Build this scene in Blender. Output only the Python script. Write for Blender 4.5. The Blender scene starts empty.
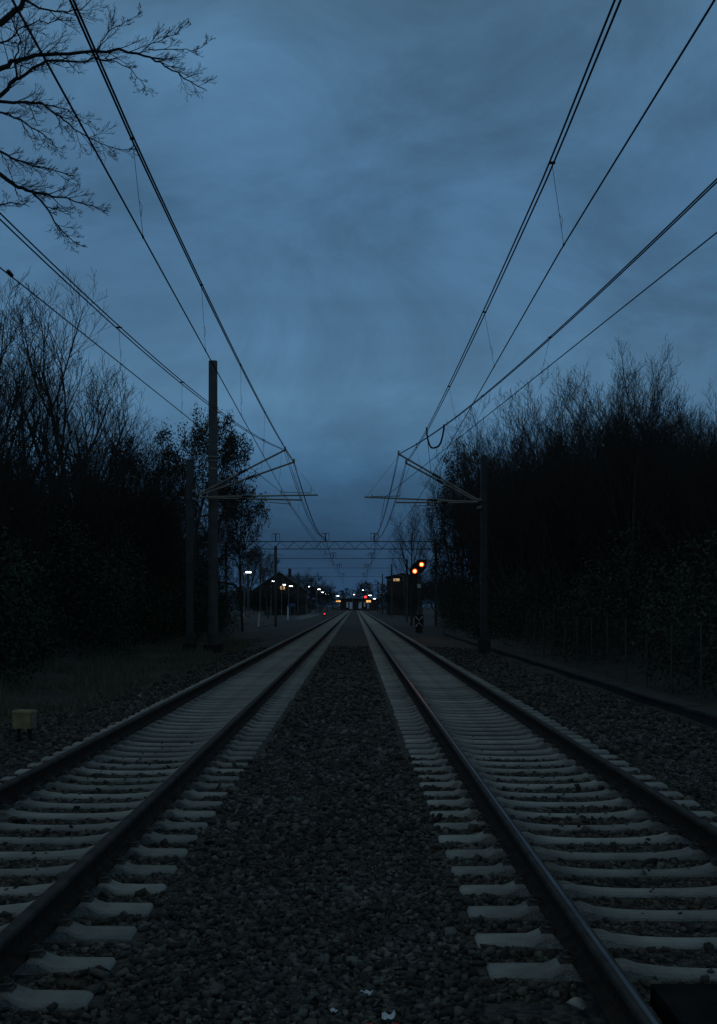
import bpy, math, random
import numpy as np
from mathutils import Vector, Matrix

R = math.radians
scene = bpy.context.scene
col = scene.collection
F, VX, VY, CH = 1280.0, 355.0, 606.0, 1.67      # focal length in pixels, vanishing point, eye height above the rail head


def P(px, py, Y):
    return Vector(((px - VX) * Y / F, Y, CH + (VY - py) * Y / F))


# ------------------------------------------------------------------ materials
def new_mat(name):
    m = bpy.data.materials.new(name)
    m.use_nodes = True
    nt = m.node_tree
    b = nt.nodes['Principled BSDF']
    return m, nt, b


def noise_mat(name, c1, c2, scale=4.0, rough=0.85, bump=0.0, bump_scale=None, metallic=0.0, spec=0.3, detail=6, island=False,
              lo=0.35, hi=0.65):
    m, nt, b = new_mat(name)
    N, L = nt.nodes, nt.links
    tc = N.new('ShaderNodeTexCoord')
    n = N.new('ShaderNodeTexNoise')
    n.inputs['Scale'].default_value = scale
    n.inputs['Detail'].default_value = detail
    L.new(tc.outputs['Object'], n.inputs['Vector'])
    r = N.new('ShaderNodeValToRGB')
    r.color_ramp.elements[0].position = lo
    r.color_ramp.elements[1].position = hi
    r.color_ramp.elements[0].color = (*c1, 1)
    r.color_ramp.elements[1].color = (*c2, 1)
    if island:
        g = N.new('ShaderNodeNewGeometry')
        mx = N.new('ShaderNodeMath'); mx.operation = 'MULTIPLY_ADD'
        L.new(n.outputs['Fac'], mx.inputs[0]); mx.inputs[1].default_value = 0.4
        L.new(g.outputs['Random Per Island'], mx.inputs[2])
        mm = N.new('ShaderNodeMath'); mm.operation = 'MULTIPLY'; mm.inputs[1].default_value = 0.72
        L.new(mx.outputs[0], mm.inputs[0])
        L.new(mm.outputs[0], r.inputs['Fac'])
    else:
        L.new(n.outputs['Fac'], r.inputs['Fac'])
    L.new(r.outputs['Color'], b.inputs['Base Color'])
    b.inputs['Roughness'].default_value = rough
    b.inputs['Metallic'].default_value = metallic
    b.inputs['Specular IOR Level'].default_value = spec
    if bump:
        n2 = N.new('ShaderNodeTexNoise')
        n2.inputs['Scale'].default_value = bump_scale or scale * 6
        n2.inputs['Detail'].default_value = 5
        L.new(tc.outputs['Object'], n2.inputs['Vector'])
        bp = N.new('ShaderNodeBump')
        bp.inputs['Strength'].default_value = bump
        bp.inputs['Distance'].default_value = 0.02
        L.new(n2.outputs['Fac'], bp.inputs['Height'])
        L.new(bp.outputs['Normal'], b.inputs['Normal'])
    return m


def emit_mat(name, c, s):
    m, nt, b = new_mat(name)
    b.inputs['Base Color'].default_value = (0.5, 0.5, 0.5, 1)
    b.inputs['Emission Color'].default_value = (*c, 1)
    b.inputs['Emission Strength'].default_value = s
    return m


M = {}
def sleeper_mat():
    m = noise_mat('sleeper_concrete', (0.28, 0.285, 0.26), (0.52, 0.52, 0.47), 3.0, 0.92, 0.9, 75, lo=.3, hi=.7)
    nt = m.node_tree; N, L = nt.nodes, nt.links
    b = N['Principled BSDF']
    src = b.inputs['Base Color'].links[0].from_socket
    tc = N.new('ShaderNodeTexCoord'); oi = N.new('ShaderNodeObjectInfo')
    # rust and brake dust where the rails cross
    sp = N.new('ShaderNodeSeparateXYZ'); L.new(tc.outputs['Object'], sp.inputs[0])
    ab = N.new('ShaderNodeMath'); ab.operation = 'ABSOLUTE'; L.new(sp.outputs['X'], ab.inputs[0])
    sb = N.new('ShaderNodeMath'); sb.operation = 'SUBTRACT'; sb.inputs[1].default_value = .7525; L.new(ab.outputs[0], sb.inputs[0])
    a2 = N.new('ShaderNodeMath'); a2.operation = 'ABSOLUTE'; L.new(sb.outputs[0], a2.inputs[0])
    mr = N.new('ShaderNodeMapRange'); mr.inputs['From Min'].default_value = .30; mr.inputs['From Max'].default_value = .06; L.new(a2.outputs[0], mr.inputs['Value'])
    va = N.new('ShaderNodeVectorMath'); va.operation = 'ADD'; L.new(tc.outputs['Object'], va.inputs[0]); L.new(oi.outputs['Location'], va.inputs[1])
    ns = N.new('ShaderNodeTexNoise'); ns.inputs['Scale'].default_value = 6; ns.inputs['Detail'].default_value = 7; ns.inputs['Roughness'].default_value = .7
    L.new(va.outputs[0], ns.inputs['Vector'])
    nm = N.new('ShaderNodeMapRange'); nm.inputs['From Min'].default_value = .38; nm.inputs['From Max'].default_value = .68; L.new(ns.outputs['Fac'], nm.inputs['Value'])
    ad_ = N.new('ShaderNodeMath'); ad_.operation = 'ADD'; ad_.inputs[1].default_value = .18; L.new(mr.outputs[0], ad_.inputs[0])
    mu = N.new('ShaderNodeMath'); mu.operation = 'MULTIPLY'; mu.use_clamp = True; L.new(ad_.outputs[0], mu.inputs[0]); L.new(nm.outputs[0], mu.inputs[1])
    mx = N.new('ShaderNodeMix'); mx.data_type = 'RGBA'; mx.inputs['B'].default_value = (.12, .092, .07, 1)
    L.new(mu.outputs[0], mx.inputs['Factor']); L.new(src, mx.inputs['A'])
    br = N.new('ShaderNodeMapRange'); br.inputs['To Min'].default_value = .72; br.inputs['To Max'].default_value = 1.1; L.new(oi.outputs['Random'], br.inputs['Value'])
    sc = N.new('ShaderNodeVectorMath'); sc.operation = 'SCALE'; L.new(mx.outputs['Result'], sc.inputs[0]); L.new(br.outputs[0], sc.inputs['Scale'])
    L.new(sc.outputs[0], b.inputs['Base Color'])
    return m


def stone_mat():
    m = noise_mat('ballast_stone', (0.020, 0.019, 0.017), (0.24, 0.23, 0.205), 9.0, 0.85, 0.4, 45, island=True, lo=0.05, hi=1)
    nt = m.node_tree; N, L = nt.nodes, nt.links
    b = N['Principled BSDF']
    r = b.inputs['Base Color'].links[0].from_node
    e = r.color_ramp.elements.new(.62); e.color = (.088, .083, .073, 1)
    tc = N.new('ShaderNodeTexCoord'); ns = N.new('ShaderNodeTexNoise'); ns.inputs['Scale'].default_value = 1.1; ns.inputs['Detail'].default_value = 4
    L.new(tc.outputs['Object'], ns.inputs['Vector'])
    cr = N.new('ShaderNodeValToRGB'); cr.color_ramp.elements[0].position = .35; cr.color_ramp.elements[1].position = .65
    cr.color_ramp.elements[0].color = (.86, .76, .68, 1); cr.color_ramp.elements[1].color = (1.1, 1.12, 1.08, 1)
    L.new(ns.outputs['Fac'], cr.inputs['Fac'])
    mx = N.new('ShaderNodeVectorMath'); mx.operation = 'MULTIPLY'; L.new(r.outputs['Color'], mx.inputs[0]); L.new(cr.outputs['Color'], mx.inputs[1])
    L.new(mx.outputs[0], b.inputs['Base Color'])
    return m


M['concrete'] = sleeper_mat()
M['stone'] = stone_mat()
M['pale_stone'] = noise_mat('limestone', (0.34, 0.32, 0.28), (0.46, 0.43, 0.38), 9.0, 0.9, 0.4, 30)
M['rust'] = noise_mat('rusty_steel', (0.018, 0.013, 0.010), (0.048, 0.032, 0.023), 9.0, 0.85, 0.4, 50, spec=.15)
M['railhead'] = noise_mat('dull_railhead', (0.045, 0.038, 0.033), (0.085, 0.072, 0.062), 5.0, 0.8, 0.2, 60, spec=.12)
M['polished'] = noise_mat('polished_rail_steel', (0.05, 0.046, 0.042), (0.16, 0.148, 0.135), 1.2, 0.38, metallic=1.0)
M['clip'] = noise_mat('clip_steel', (0.05, 0.042, 0.036), (0.12, 0.10, 0.085), 20, 0.7)
M['galv'] = noise_mat('galvanised_steel', (0.16, 0.16, 0.155), (0.26, 0.26, 0.25), 3.0, 0.55, metallic=.35)
M['tube'] = noise_mat('cantilever_tube', (0.24, 0.21, 0.17), (0.36, 0.32, 0.26), 3.0, 0.55, metallic=.25)
M['mast'] = noise_mat('mast_paint', (0.050, 0.056, 0.052), (0.085, 0.092, 0.085), 2.0, 0.7)
M['mast_conc'] = noise_mat('spun_concrete', (0.075, 0.075, 0.070), (0.125, 0.12, 0.11), 2.0, 0.85, .2, 30)
M['trough_lid'] = noise_mat('mossy_concrete', (0.03, 0.031, 0.026), (0.07, 0.07, 0.06), 5.0, 0.95, .3, 30)
M['base'] = noise_mat('mast_footing', (0.02, 0.02, 0.02), (0.04, 0.04, 0.038), 4.0, 0.9)
M['wire'] = noise_mat('copper_wire', (0.016, 0.014, 0.013), (0.026, 0.022, 0.02), 3.0, 0.6)
M['insul'] = noise_mat('brown_insulator', (0.03, 0.018, 0.012), (0.05, 0.03, 0.02), 6.0, 0.25, spec=.5)
M['bark'] = noise_mat('bark', (0.040, 0.037, 0.032), (0.090, 0.080, 0.068), 5.0, 0.95, .5, 20)
M['twig'] = noise_mat('twig', (0.030, 0.026, 0.022), (0.060, 0.050, 0.042), 2.0, 0.9)
M['leaf'] = noise_mat('withered_leaves', (0.020, 0.016, 0.009), (0.055, 0.036, 0.018), 1.2, 0.8, island=True, lo=.1, hi=.9)
M['ivy'] = noise_mat('evergreen_leaves', (0.022, 0.027, 0.017), (0.078, 0.086, 0.056), 0.8, 0.8, island=True, lo=.1, hi=.95)
M['grass'] = noise_mat('dry_grass', (0.08, 0.075, 0.05), (0.21, 0.185, 0.125), 1.5, 0.9, island=True, lo=.1, hi=.9)
M['yellow'] = noise_mat('faded_yellow_paint', (0.20, 0.155, 0.075), (0.33, 0.26, 0.13), 7.0, 0.8, .3, 30)
M['rubber'] = noise_mat('rubber_panel', (0.012, 0.012, 0.012), (0.022, 0.022, 0.021), 6.0, 0.95, .3, 120, spec=.05)
M['paper'] = noise_mat('white_paper', (0.62, 0.64, 0.68), (0.74, 0.76, 0.80), 20, 0.7)
M['redscrap'] = noise_mat('red_plastic', (0.30, 0.03, 0.035), (0.40, 0.05, 0.05), 20, 0.4)
M['black'] = noise_mat('black_paint', (0.012, 0.012, 0.012), (0.02, 0.02, 0.02), 5.0, 0.6)
M['white'] = noise_mat('white_enamel', (0.62, 0.62, 0.60), (0.74, 0.74, 0.72), 5.0, 0.5)
M['brick'] = noise_mat('dark_brick', (0.04, 0.027, 0.022), (0.07, 0.05, 0.04), 3.0, 0.9)
M['render'] = noise_mat('weathered_render', (0.05, 0.043, 0.036), (0.085, 0.072, 0.058), 1.0, 0.9)
M['roof'] = noise_mat('roof_tiles', (0.05, 0.04, 0.036), (0.085, 0.068, 0.06), 3.0, 0.85)
M['glass'] = noise_mat('dark_glass', (0.02, 0.024, 0.028), (0.03, 0.034, 0.04), 3.0, 0.15, spec=.6)
M['bluesign'] = noise_mat('blue_sign_enamel', (0.05, 0.10, 0.22), (0.08, 0.14, 0.28), 3.0, 0.5)
M['e_orange'] = emit_mat('amber_signal_glow', (1.0, 0.085, 0.006), 1.6)
M['e_hot'] = emit_mat('amber_bulb_glow', (1.0, 0.42, 0.10), 7)
M['e_red'] = emit_mat('red_signal_glow', (1.0, 0.03, 0.03), 2.2)
M['e_white'] = emit_mat('white_lamp_glow', (0.92, 1.0, 0.97), 7)
M['e_warm'] = emit_mat('warm_lit_window', (1.0, 0.62, 0.24), 0.55)
M['e_amber'] = emit_mat('amber_sign_glow', (1.0, 0.5, 0.12), 1.1)
M['e_blue'] = emit_mat('cool_lit_pane', (0.20, 0.45, 0.9), 0.035)


def ground_mat():
    m, nt, b = new_mat('earth_and_litter')
    N, L = nt.nodes, nt.links
    tc = N.new('ShaderNodeTexCoord')
    n = N.new('ShaderNodeTexNoise'); n.inputs['Scale'].default_value = 0.7; n.inputs['Detail'].default_value = 10
    n.inputs['Roughness'].default_value = 0.7
    L.new(tc.outputs['Object'], n.inputs['Vector'])
    r = N.new('ShaderNodeValToRGB')
    r.color_ramp.elements[0].position = .35; r.color_ramp.elements[1].position = .7
    r.color_ramp.elements[0].color = (0.022, 0.020, 0.014, 1)
    r.color_ramp.elements[1].color = (0.085, 0.072, 0.050, 1)
    L.new(n.outputs['Fac'], r.inputs['Fac']); L.new(r.outputs['Color'], b.inputs['Base Color'])
    b.inputs['Roughness'].default_value = .95
    n2 = N.new('ShaderNodeTexNoise'); n2.inputs['Scale'].default_value = 9; n2.inputs['Detail'].default_value = 6
    L.new(tc.outputs['Object'], n2.inputs['Vector'])
    bp = N.new('ShaderNodeBump'); bp.inputs['Strength'].default_value = .8; bp.inputs['Distance'].default_value = .06
    L.new(n2.outputs['Fac'], bp.inputs['Height']); L.new(bp.outputs['Normal'], b.inputs['Normal'])
    return m


def ballast_mat():
    m, nt, b = new_mat('packed_ballast')
    N, L = nt.nodes, nt.links
    tc = N.new('ShaderNodeTexCoord')
    v = N.new('ShaderNodeTexVoronoi'); v.inputs['Scale'].default_value = 19; v.inputs['Randomness'].default_value = 1
    L.new(tc.outputs['Object'], v.inputs['Vector'])
    sep = N.new('ShaderNodeSeparateColor'); L.new(v.outputs['Color'], sep.inputs['Color'])
    r = N.new('ShaderNodeValToRGB')
    r.color_ramp.elements[0].color = (0.026, 0.023, 0.020, 1)
    r.color_ramp.elements[1].color = (0.125, 0.108, 0.088, 1)
    L.new(sep.outputs[0], r.inputs['Fac'])
    n = N.new('ShaderNodeTexNoise'); n.inputs['Scale'].default_value = .5; n.inputs['Detail'].default_value = 5
    L.new(tc.outputs['Object'], n.inputs['Vector'])
    mr = N.new('ShaderNodeMapRange'); mr.inputs['To Min'].default_value = .55; mr.inputs['To Max'].default_value = 1.25
    L.new(n.outputs['Fac'], mr.inputs['Value'])
    mx = N.new('ShaderNodeVectorMath'); mx.operation = 'SCALE'
    L.new(r.outputs['Color'], mx.inputs[0]); L.new(mr.outputs['Result'], mx.inputs['Scale'])
    L.new(mx.outputs['Vector'], b.inputs['Base Color'])
    b.inputs['Roughness'].default_value = .9
    bp = N.new('ShaderNodeBump'); bp.inputs['Strength'].default_value = 1; bp.inputs['Distance'].default_value = .05
    bp.invert = True
    L.new(v.outputs['Distance'], bp.inputs['Height']); L.new(bp.outputs['Normal'], b.inputs['Normal'])
    return m


M['ground'] = ground_mat()
M['ballast'] = ballast_mat()


# ------------------------------------------------------------------ mesh helpers
class MB:
    def __init__(self):
        self.v = []; self.f = []; self.mi = []

    def add(self, vs, fs, mi=0):
        o = len(self.v)
        self.v += [tuple(p) for p in vs]
        for f in fs:
            self.f.append(tuple(i + o for i in f)); self.mi.append(mi)

    def box(self, c, s, rz=0.0, mi=0, ry=0.0):
        x, y, z = s[0] / 2, s[1] / 2, s[2] / 2
        vs = [Vector(p) for p in ((-x, -y, -z), (x, -y, -z), (x, y, -z), (-x, y, -z), (-x, -y, z), (x, -y, z), (x, y, z), (-x, y, z))]
        m = Matrix.Rotation(rz, 3, 'Z') @ Matrix.Rotation(ry, 3, 'Y')
        vs = [m @ p + Vector(c) for p in vs]
        self.add(vs, [(0, 3, 2, 1), (4, 5, 6, 7), (0, 1, 5, 4), (1, 2, 6, 5), (2, 3, 7, 6), (3, 0, 4, 7)], mi)

    def tube(self, pts, radii, k=6, mi=0, cap=True):
        pts = [Vector(p) for p in pts]
        n = len(pts)
        if not hasattr(radii, '__len__'):
            radii = [radii] * n
        t0 = (pts[1] - pts[0]).normalized()
        up = Vector((0, 0, 1)) if abs(t0.z) < .9 else Vector((1, 0, 0))
        a = t0.cross(up).normalized()
        o = len(self.v)
        cs = [(math.cos(2 * math.pi * j / k), math.sin(2 * math.pi * j / k)) for j in range(k)]
        for i in range(n):
            if i == 0: t = t0
            elif i == n - 1: t = (pts[i] - pts[i - 1]).normalized()
            else: t = (pts[i + 1] - pts[i - 1]).normalized()
            a = a - t * a.dot(t)
            if a.length < 1e-6: a = t.orthogonal()
            a.normalize()
            b = t.cross(a)
            r = radii[i]; p = pts[i]
            for c, s in cs:
                self.v.append((p.x + (a.x * c + b.x * s) * r, p.y + (a.y * c + b.y * s) * r, p.z + (a.z * c + b.z * s) * r))
        for i in range(n - 1):
            for j in range(k):
                j2 = (j + 1) % k
                self.f.append((o + i * k + j, o + i * k + j2, o + (i + 1) * k + j2, o + (i + 1) * k + j)); self.mi.append(mi)
        if cap and k > 3:
            self.f.append(tuple(o + j for j in reversed(range(k)))); self.mi.append(mi)
            self.f.append(tuple(o + (n - 1) * k + j for j in range(k))); self.mi.append(mi)

    def sweep(self, rings, mi=0, closed=True):
        k = len(rings[0]); o = len(self.v)
        for r in rings: self.v += [tuple(p) for p in r]
        for i in range(len(rings) - 1):
            for j in range(k if closed else k - 1):
                j2 = (j + 1) % k
                self.f.append((o + i * k + j, o + i * k + j2, o + (i + 1) * k + j2, o + (i + 1) * k + j)); self.mi.append(mi)
        if closed:
            self.f.append(tuple(o + j for j in reversed(range(k)))); self.mi.append(mi)
            self.f.append(tuple(o + (len(rings) - 1) * k + j for j in range(k))); self.mi.append(mi)

    def mesh(self, name, mats, smooth=False):
        me = bpy.data.meshes.new(name)
        me.from_pydata(self.v, [], self.f)
        if not isinstance(mats, (list, tuple)): mats = [mats]
        for m in mats: me.materials.append(m)
        if len(mats) > 1: me.polygons.foreach_set('material_index', self.mi)
        if smooth: me.polygons.foreach_set('use_smooth', [True] * len(me.polygons))
        me.update()
        return me

    def build(self, name, mats, parent=None, smooth=False):
        return link(name, self.mesh(name, mats, smooth), parent)


def link(name, me, parent=None):
    o = bpy.data.objects.new(name, me)
    col.objects.link(o)
    if parent: o.parent = parent
    return o


def np_mesh(name, verts, faces, mat):
    """many small same-sized polygons in one mesh, fast"""
    me = bpy.data.meshes.new(name)
    nv, nf, k = len(verts), len(faces), faces.shape[1]
    me.vertices.add(nv); me.vertices.foreach_set('co', np.ascontiguousarray(verts, dtype=np.float32).ravel())
    me.loops.add(nf * k); me.loops.foreach_set('vertex_index', np.ascontiguousarray(faces, dtype=np.int32).ravel())
    me.polygons.add(nf)
    me.polygons.foreach_set('loop_start', np.arange(0, nf * k, k, dtype=np.int32))
    me.update(calc_edges=True)
    me.materials.append(mat)
    return me


def tag(o, label=None, cat=None, group=None, kind=None):
    if label: o['label'] = label
    if cat: o['category'] = cat
    if group: o['group'] = group
    if kind: o['kind'] = kind
    return o


def thing(name, loc, label, cat, group=None, rz=0.0):
    o = bpy.data.objects.new(name, None)
    o.empty_display_size = .3
    col.objects.link(o)
    o.location = loc; o.rotation_euler.z = rz
    return tag(o, label, cat, group)


def kids(o):
    return [c for c in bpy.data.objects if c.parent == o]


def dup(o, parent=None, tree=None):
    c = o.copy(); col.objects.link(c); c.parent = parent
    for ch in kids(o): dup(ch, c)
    return c


rng = random.Random(7)
nr = np.random.default_rng(11)

# ------------------------------------------------------------------ camera
cam = bpy.data.cameras.new('camera')
camo = bpy.data.objects.new('camera', cam); col.objects.link(camo)
camo.location = (0, 0, CH); camo.rotation_euler = (R(90), 0, 0)
cam.sensor_fit = 'VERTICAL'; cam.sensor_height = 36; cam.lens = F / 1024 * 36
cam.shift_y = (VY - 512) / 1024; cam.shift_x = (358.5 - VX) / 1024
cam.clip_end = 6000; cam.clip_start = .1
scene.camera = camo
scene.render.resolution_x, scene.render.resolution_y = 717, 1024

# ------------------------------------------------------------------ sky and light
SUN_EL, SUN_AZ = R(3), R(200)
w = bpy.data.worlds.new('World'); scene.world = w; w.use_nodes = True
nt = w.node_tree; N, L = nt.nodes, nt.links
bg = N['Background']; bg.inputs['Strength'].default_value = 0.1
sky = N.new('ShaderNodeTexSky'); sky.sky_type = 'NISHITA'; sky.sun_disc = False
sky.sun_elevation = SUN_EL; sky.sun_rotation = SUN_AZ
tc = N.new('ShaderNodeTexCoord')
sx = N.new('ShaderNodeSeparateXYZ'); L.new(tc.outputs['Generated'], sx.inputs[0])
zc = N.new('ShaderNodeMath'); zc.operation = 'MAXIMUM'; zc.inputs[1].default_value = 0.0; L.new(sx.outputs['Z'], zc.inputs[0])
za = N.new('ShaderNodeMath'); za.operation = 'ADD'; za.inputs[1].default_value = 0.16; L.new(zc.outputs[0], za.inputs[0])
dv = N.new('ShaderNodeVectorMath'); dv.operation = 'DIVIDE'; L.new(tc.outputs['Generated'], dv.inputs[0])
cb = N.new('ShaderNodeCombineXYZ')
for i in range(3): L.new(za.outputs[0], cb.inputs[i])
L.new(cb.outputs[0], dv.inputs[1])
mp = N.new('ShaderNodeMapping'); mp.inputs['Scale'].default_value = (0.75, 1.35, 0.0); mp.inputs['Location'].default_value = (3.3, 1.7, 0)
L.new(dv.outputs[0], mp.inputs['Vector'])
cn = N.new('ShaderNodeTexNoise'); cn.inputs['Scale'].default_value = 1.15; cn.inputs['Detail'].default_value = 7
cn.inputs['Roughness'].default_value = .52; cn.inputs['Distortion'].default_value = .35
L.new(mp.outputs[0], cn.inputs['Vector'])
cm = N.new('ShaderNodeMapRange'); cm.inputs['From Min'].default_value = .3; cm.inputs['From Max'].default_value = .7
cm.inputs['To Min'].default_value = .86; cm.inputs['To Max'].default_value = 1.14
L.new(cn.outputs['Fac'], cm.inputs['Value'])
rp = N.new('ShaderNodeValToRGB'); cr = rp.color_ramp
stops = [(0.0, (.015, .046, .100)), (.05, (.020, .066, .140)), (.10, (.038, .112, .216)), (.16, (.086, .200, .340)), (.21, (.074, .174, .305)),
         (.30, (.064, .153, .275)), (.40, (.074, .170, .292)), (.60, (.072, .118, .146)), (1.0, (.082, .100, .098))]
while len(cr.elements) < len(stops): cr.elements.new(.5)
for e, (p, c) in zip(cr.elements, stops): e.position = p; e.color = (*[q for q in c], 1)
L.new(zc.outputs[0], rp.inputs['Fac'])
s1 = N.new('ShaderNodeVectorMath'); s1.operation = 'SCALE'; L.new(rp.outputs['Color'], s1.inputs[0])
mp2 = N.new('ShaderNodeMapping'); mp2.inputs['Scale'].default_value = (1, 1, 1.7); mp2.inputs['Location'].default_value = (5.2, .4, 2.6); L.new(tc.outputs['Generated'], mp2.inputs['Vector'])
cn2 = N.new('ShaderNodeTexNoise'); cn2.inputs['Scale'].default_value = 5.2; cn2.inputs['Detail'].default_value = 8; cn2.inputs['Roughness'].default_value = .62
cn2.inputs['Distortion'].default_value = .6
L.new(mp2.outputs[0], cn2.inputs['Vector'])
cm2 = N.new('ShaderNodeMapRange'); cm2.inputs['From Min'].default_value = .3; cm2.inputs['From Max'].default_value = .7
cm2.inputs['To Min'].default_value = .70; cm2.inputs['To Max'].default_value = 1.28
L.new(cn2.outputs['Fac'], cm2.inputs['Value'])
cmm = N.new('ShaderNodeMath'); cmm.operation = 'MULTIPLY'; L.new(cm.outputs['Result'], cmm.inputs[0]); L.new(cm2.outputs['Result'], cmm.inputs[1])
L.new(cmm.outputs[0], s1.inputs['Scale'])
s2 = N.new('ShaderNodeVectorMath'); s2.operation = 'SCALE'; s2.inputs['Scale'].default_value = 9.4; L.new(s1.outputs[0], s2.inputs[0])
s3 = N.new('ShaderNodeVectorMath'); s3.operation = 'SCALE'; s3.inputs['Scale'].default_value = 0.025; L.new(sky.outputs['Color'], s3.inputs[0])
ad = N.new('ShaderNodeVectorMath'); ad.operation = 'ADD'; L.new(s2.outputs[0], ad.inputs[0]); L.new(s3.outputs[0], ad.inputs[1])
L.new(ad.outputs[0], bg.inputs['Color'])
sun = bpy.data.lights.new('sun', 'SUN'); sun.energy = 0.03; sun.angle = R(35); sun.color = (1.0, .86, .72)
suno = bpy.data.objects.new('sun', sun); col.objects.link(suno)
sd = Vector((math.sin(SUN_AZ), math.cos(SUN_AZ), math.tan(R(18))))
suno.rotation_euler = sd.to_track_quat('Z', 'Y').to_euler()
scene.view_settings.view_transform = 'Standard'; scene.view_settings.look = 'None'
scene.view_settings.exposure = 0; scene.view_settings.gamma = 1

# ------------------------------------------------------------------ ground
LT, RT, HG = -2.54, 1.95, 0.7525       # track centres, half gauge to the rail centre


def gz(x, y):
    """height of the bare ground"""
    ax = x
    h = -.38
    if ax < -7.5: h += min(2.6, (-7.5 - ax) * .16)  # banks under the trees on both sides, added to block light from the horizon
    if ax > 8.2: h += min(2.6, (ax - 8.2) * .2)
    fade = max(0.0, min(1.0, (230 - y) / 100))
    if abs(x) > 7: h = -.38 + (h + .38) * fade
    return h + (.05 * math.sin(x * 1.3 + y * .31) * math.sin(y * .47 + x * .2) if abs(x) > 5 else 0)


xs = sorted(set([-3000, -900, -300, -120, -60, -40, 40, 60, 120, 300, 900, 3000] + [i * 1.0 for i in range(-30, 31)]))
ys = [-300, -100, -40] + [-20 + i * 2.0 for i in range(60)] + [105 + i * 15 for i in range(30)] + [700, 1000, 1800, 4000]
g = MB()
g.v = [(x, y, gz(x, y)) for y in ys for x in xs]
nx = len(xs)
g.f = [(j * nx + i, j * nx + i + 1, (j + 1) * nx + i + 1, (j + 1) * nx + i) for j in range(len(ys) - 1) for i in range(nx - 1)]
g.mi = [0] * len(g.f)
tag(g.build('ground', M['ground'], smooth=True), kind='structure')


def bz(x):
    """height of the ballast top"""
    pts = [(-5.0, -.42), (-4.15, -.27), (LT - .9, -.245), (LT, -.258), (LT + .9, -.245), (-.75, -.235), (.25, -.235), (RT - .9, -.245), (RT, -.258),
           (RT + .9, -.245), (3.6, -.27), (5.2, -.33), (5.75, -.42)]
    for (a, za_), (b, zb_) in zip(pts, pts[1:]):
        if a <= x <= b: return za_ + (zb_ - za_) * (x - a) / (b - a)
    return -.42


b_ = MB()
bx = [-5.0, -4.15, LT - .9, LT, LT + .9, -.75, .25, RT - .9, RT, RT + .9, 3.6, 5.2, 5.75]
b_.sweep([[(x, y, bz(x)) for x in bx] for y in (-12, 5, 15, 30, 60, 120, 250, 560)], closed=False)
tag(b_.build('ballast_bed', M['ballast']), kind='structure')

# ------------------------------------------------------------------ loose ballast stones
CUBE_V = np.array([(-1, -1, -1), (1, -1, -1), (1, 1, -1), (-1, 1, -1), (-1, -1, 1), (1, -1, 1), (1, 1, 1), (-1, 1, 1)], dtype=float) * .8
CUBE_F = np.array([(0, 3, 2), (0, 2, 1), (4, 5, 6), (4, 6, 7), (0, 1, 5), (0, 5, 4), (1, 2, 6), (1, 6, 5), (2, 3, 7), (2, 7, 6), (3, 0, 4), (3, 4, 7)])


def rand_rot(n):
    q = nr.normal(size=(n, 4)); q /= np.linalg.norm(q, axis=1)[:, None]
    a, b, c, d = q.T
    return np.stack([np.stack([1 - 2 * (c * c + d * d), 2 * (b * c - a * d), 2 * (b * d + a * c)], -1),
                     np.stack([2 * (b * c + a * d), 1 - 2 * (b * b + d * d), 2 * (c * d - a * b)], -1),
                     np.stack([2 * (b * d - a * c), 2 * (c * d + a * b), 1 - 2 * (b * b + c * c)], -1)], 1)


def stones(xy, z, size):
    n = len(xy)
    v = CUBE_V[None] + nr.uniform(-.33, .33, (n, 8, 3))
    v = v * np.stack([nr.uniform(.8, 1.4, n), nr.uniform(.55, .95, n), nr.uniform(.3, .65, n)], -1)[:, None, :]
    tilt = rand_rot(n)
    v = np.einsum('nij,nkj->nki', tilt, v) * size[:, None, None] * .86
    v[:, :, 2] *= .75
    v += np.stack([xy[:, 0], xy[:, 1], z], -1)[:, None, :]
    f = CUBE_F[None] + (np.arange(n) * 8)[:, None, None]
    return v.reshape(-1, 3), f.reshape(-1, 3)


SP_L, SP_R, Y0_L, Y0_R = .607, .628, 6.17, 6.65


def on_sleeper(xy):
    hit = np.zeros(len(xy), bool)
    for c, sp, y0 in ((LT, SP_L, Y0_L), (RT, SP_R, Y0_R)):
        inx = np.abs(xy[:, 0] - c) < 1.34
        t = (xy[:, 1] - y0) / sp
        iny = np.abs(t - np.round(t)) * sp < .135
        rail = (np.abs(np.abs(xy[:, 0] - c) - HG) < .085)
        hit |= (inx & iny) | rail
    return hit


zones = [(-6.3, 5.6, 4.6, 9.5, 1500, .014, .035), (-6.3, 5.6, 9.5, 16, 640, .018, .040), (-6.0, 5.9, 16, 30, 120, .03, .055),
         (-5.6, 5.8, 30, 60, 30, .035, .06)]
V_, F_ = [], []; off = 0
bzv = np.vectorize(bz)
for x0, x1, y0, y1, dens, s0, s1_ in zones:
    n = int((x1 - x0) * (y1 - y0) * dens)
    xy = np.stack([nr.uniform(x0, x1, n), nr.uniform(y0, y1, n)], -1)
    xy = xy[np.abs(xy[:, 0]) < xy[:, 1] * .33 + .6]
    keep = ~on_sleeper(xy)
    if y0 >= 16: keep &= (np.abs(xy[:, 0] - LT) > 1.36) & (np.abs(xy[:, 0] - RT) > 1.36)
    xy = xy[keep]; n = len(xy)
    sz = (s0 + (s1_ - s0) * nr.random(n) ** 1.5) * (1 + .5 * (nr.random(n) < .06))
    crib = (np.abs(xy[:, 0] - LT) < 1.1) | (np.abs(xy[:, 0] - RT) < 1.1)
    z = np.maximum(bzv(xy[:, 0]), -.385) + sz * nr.uniform(-.2, .7, n) - np.where(crib, .010, 0)
    v, f = stones(xy, z, sz)
    V_.append(v); F_.append(f + off); off += len(v)
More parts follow.
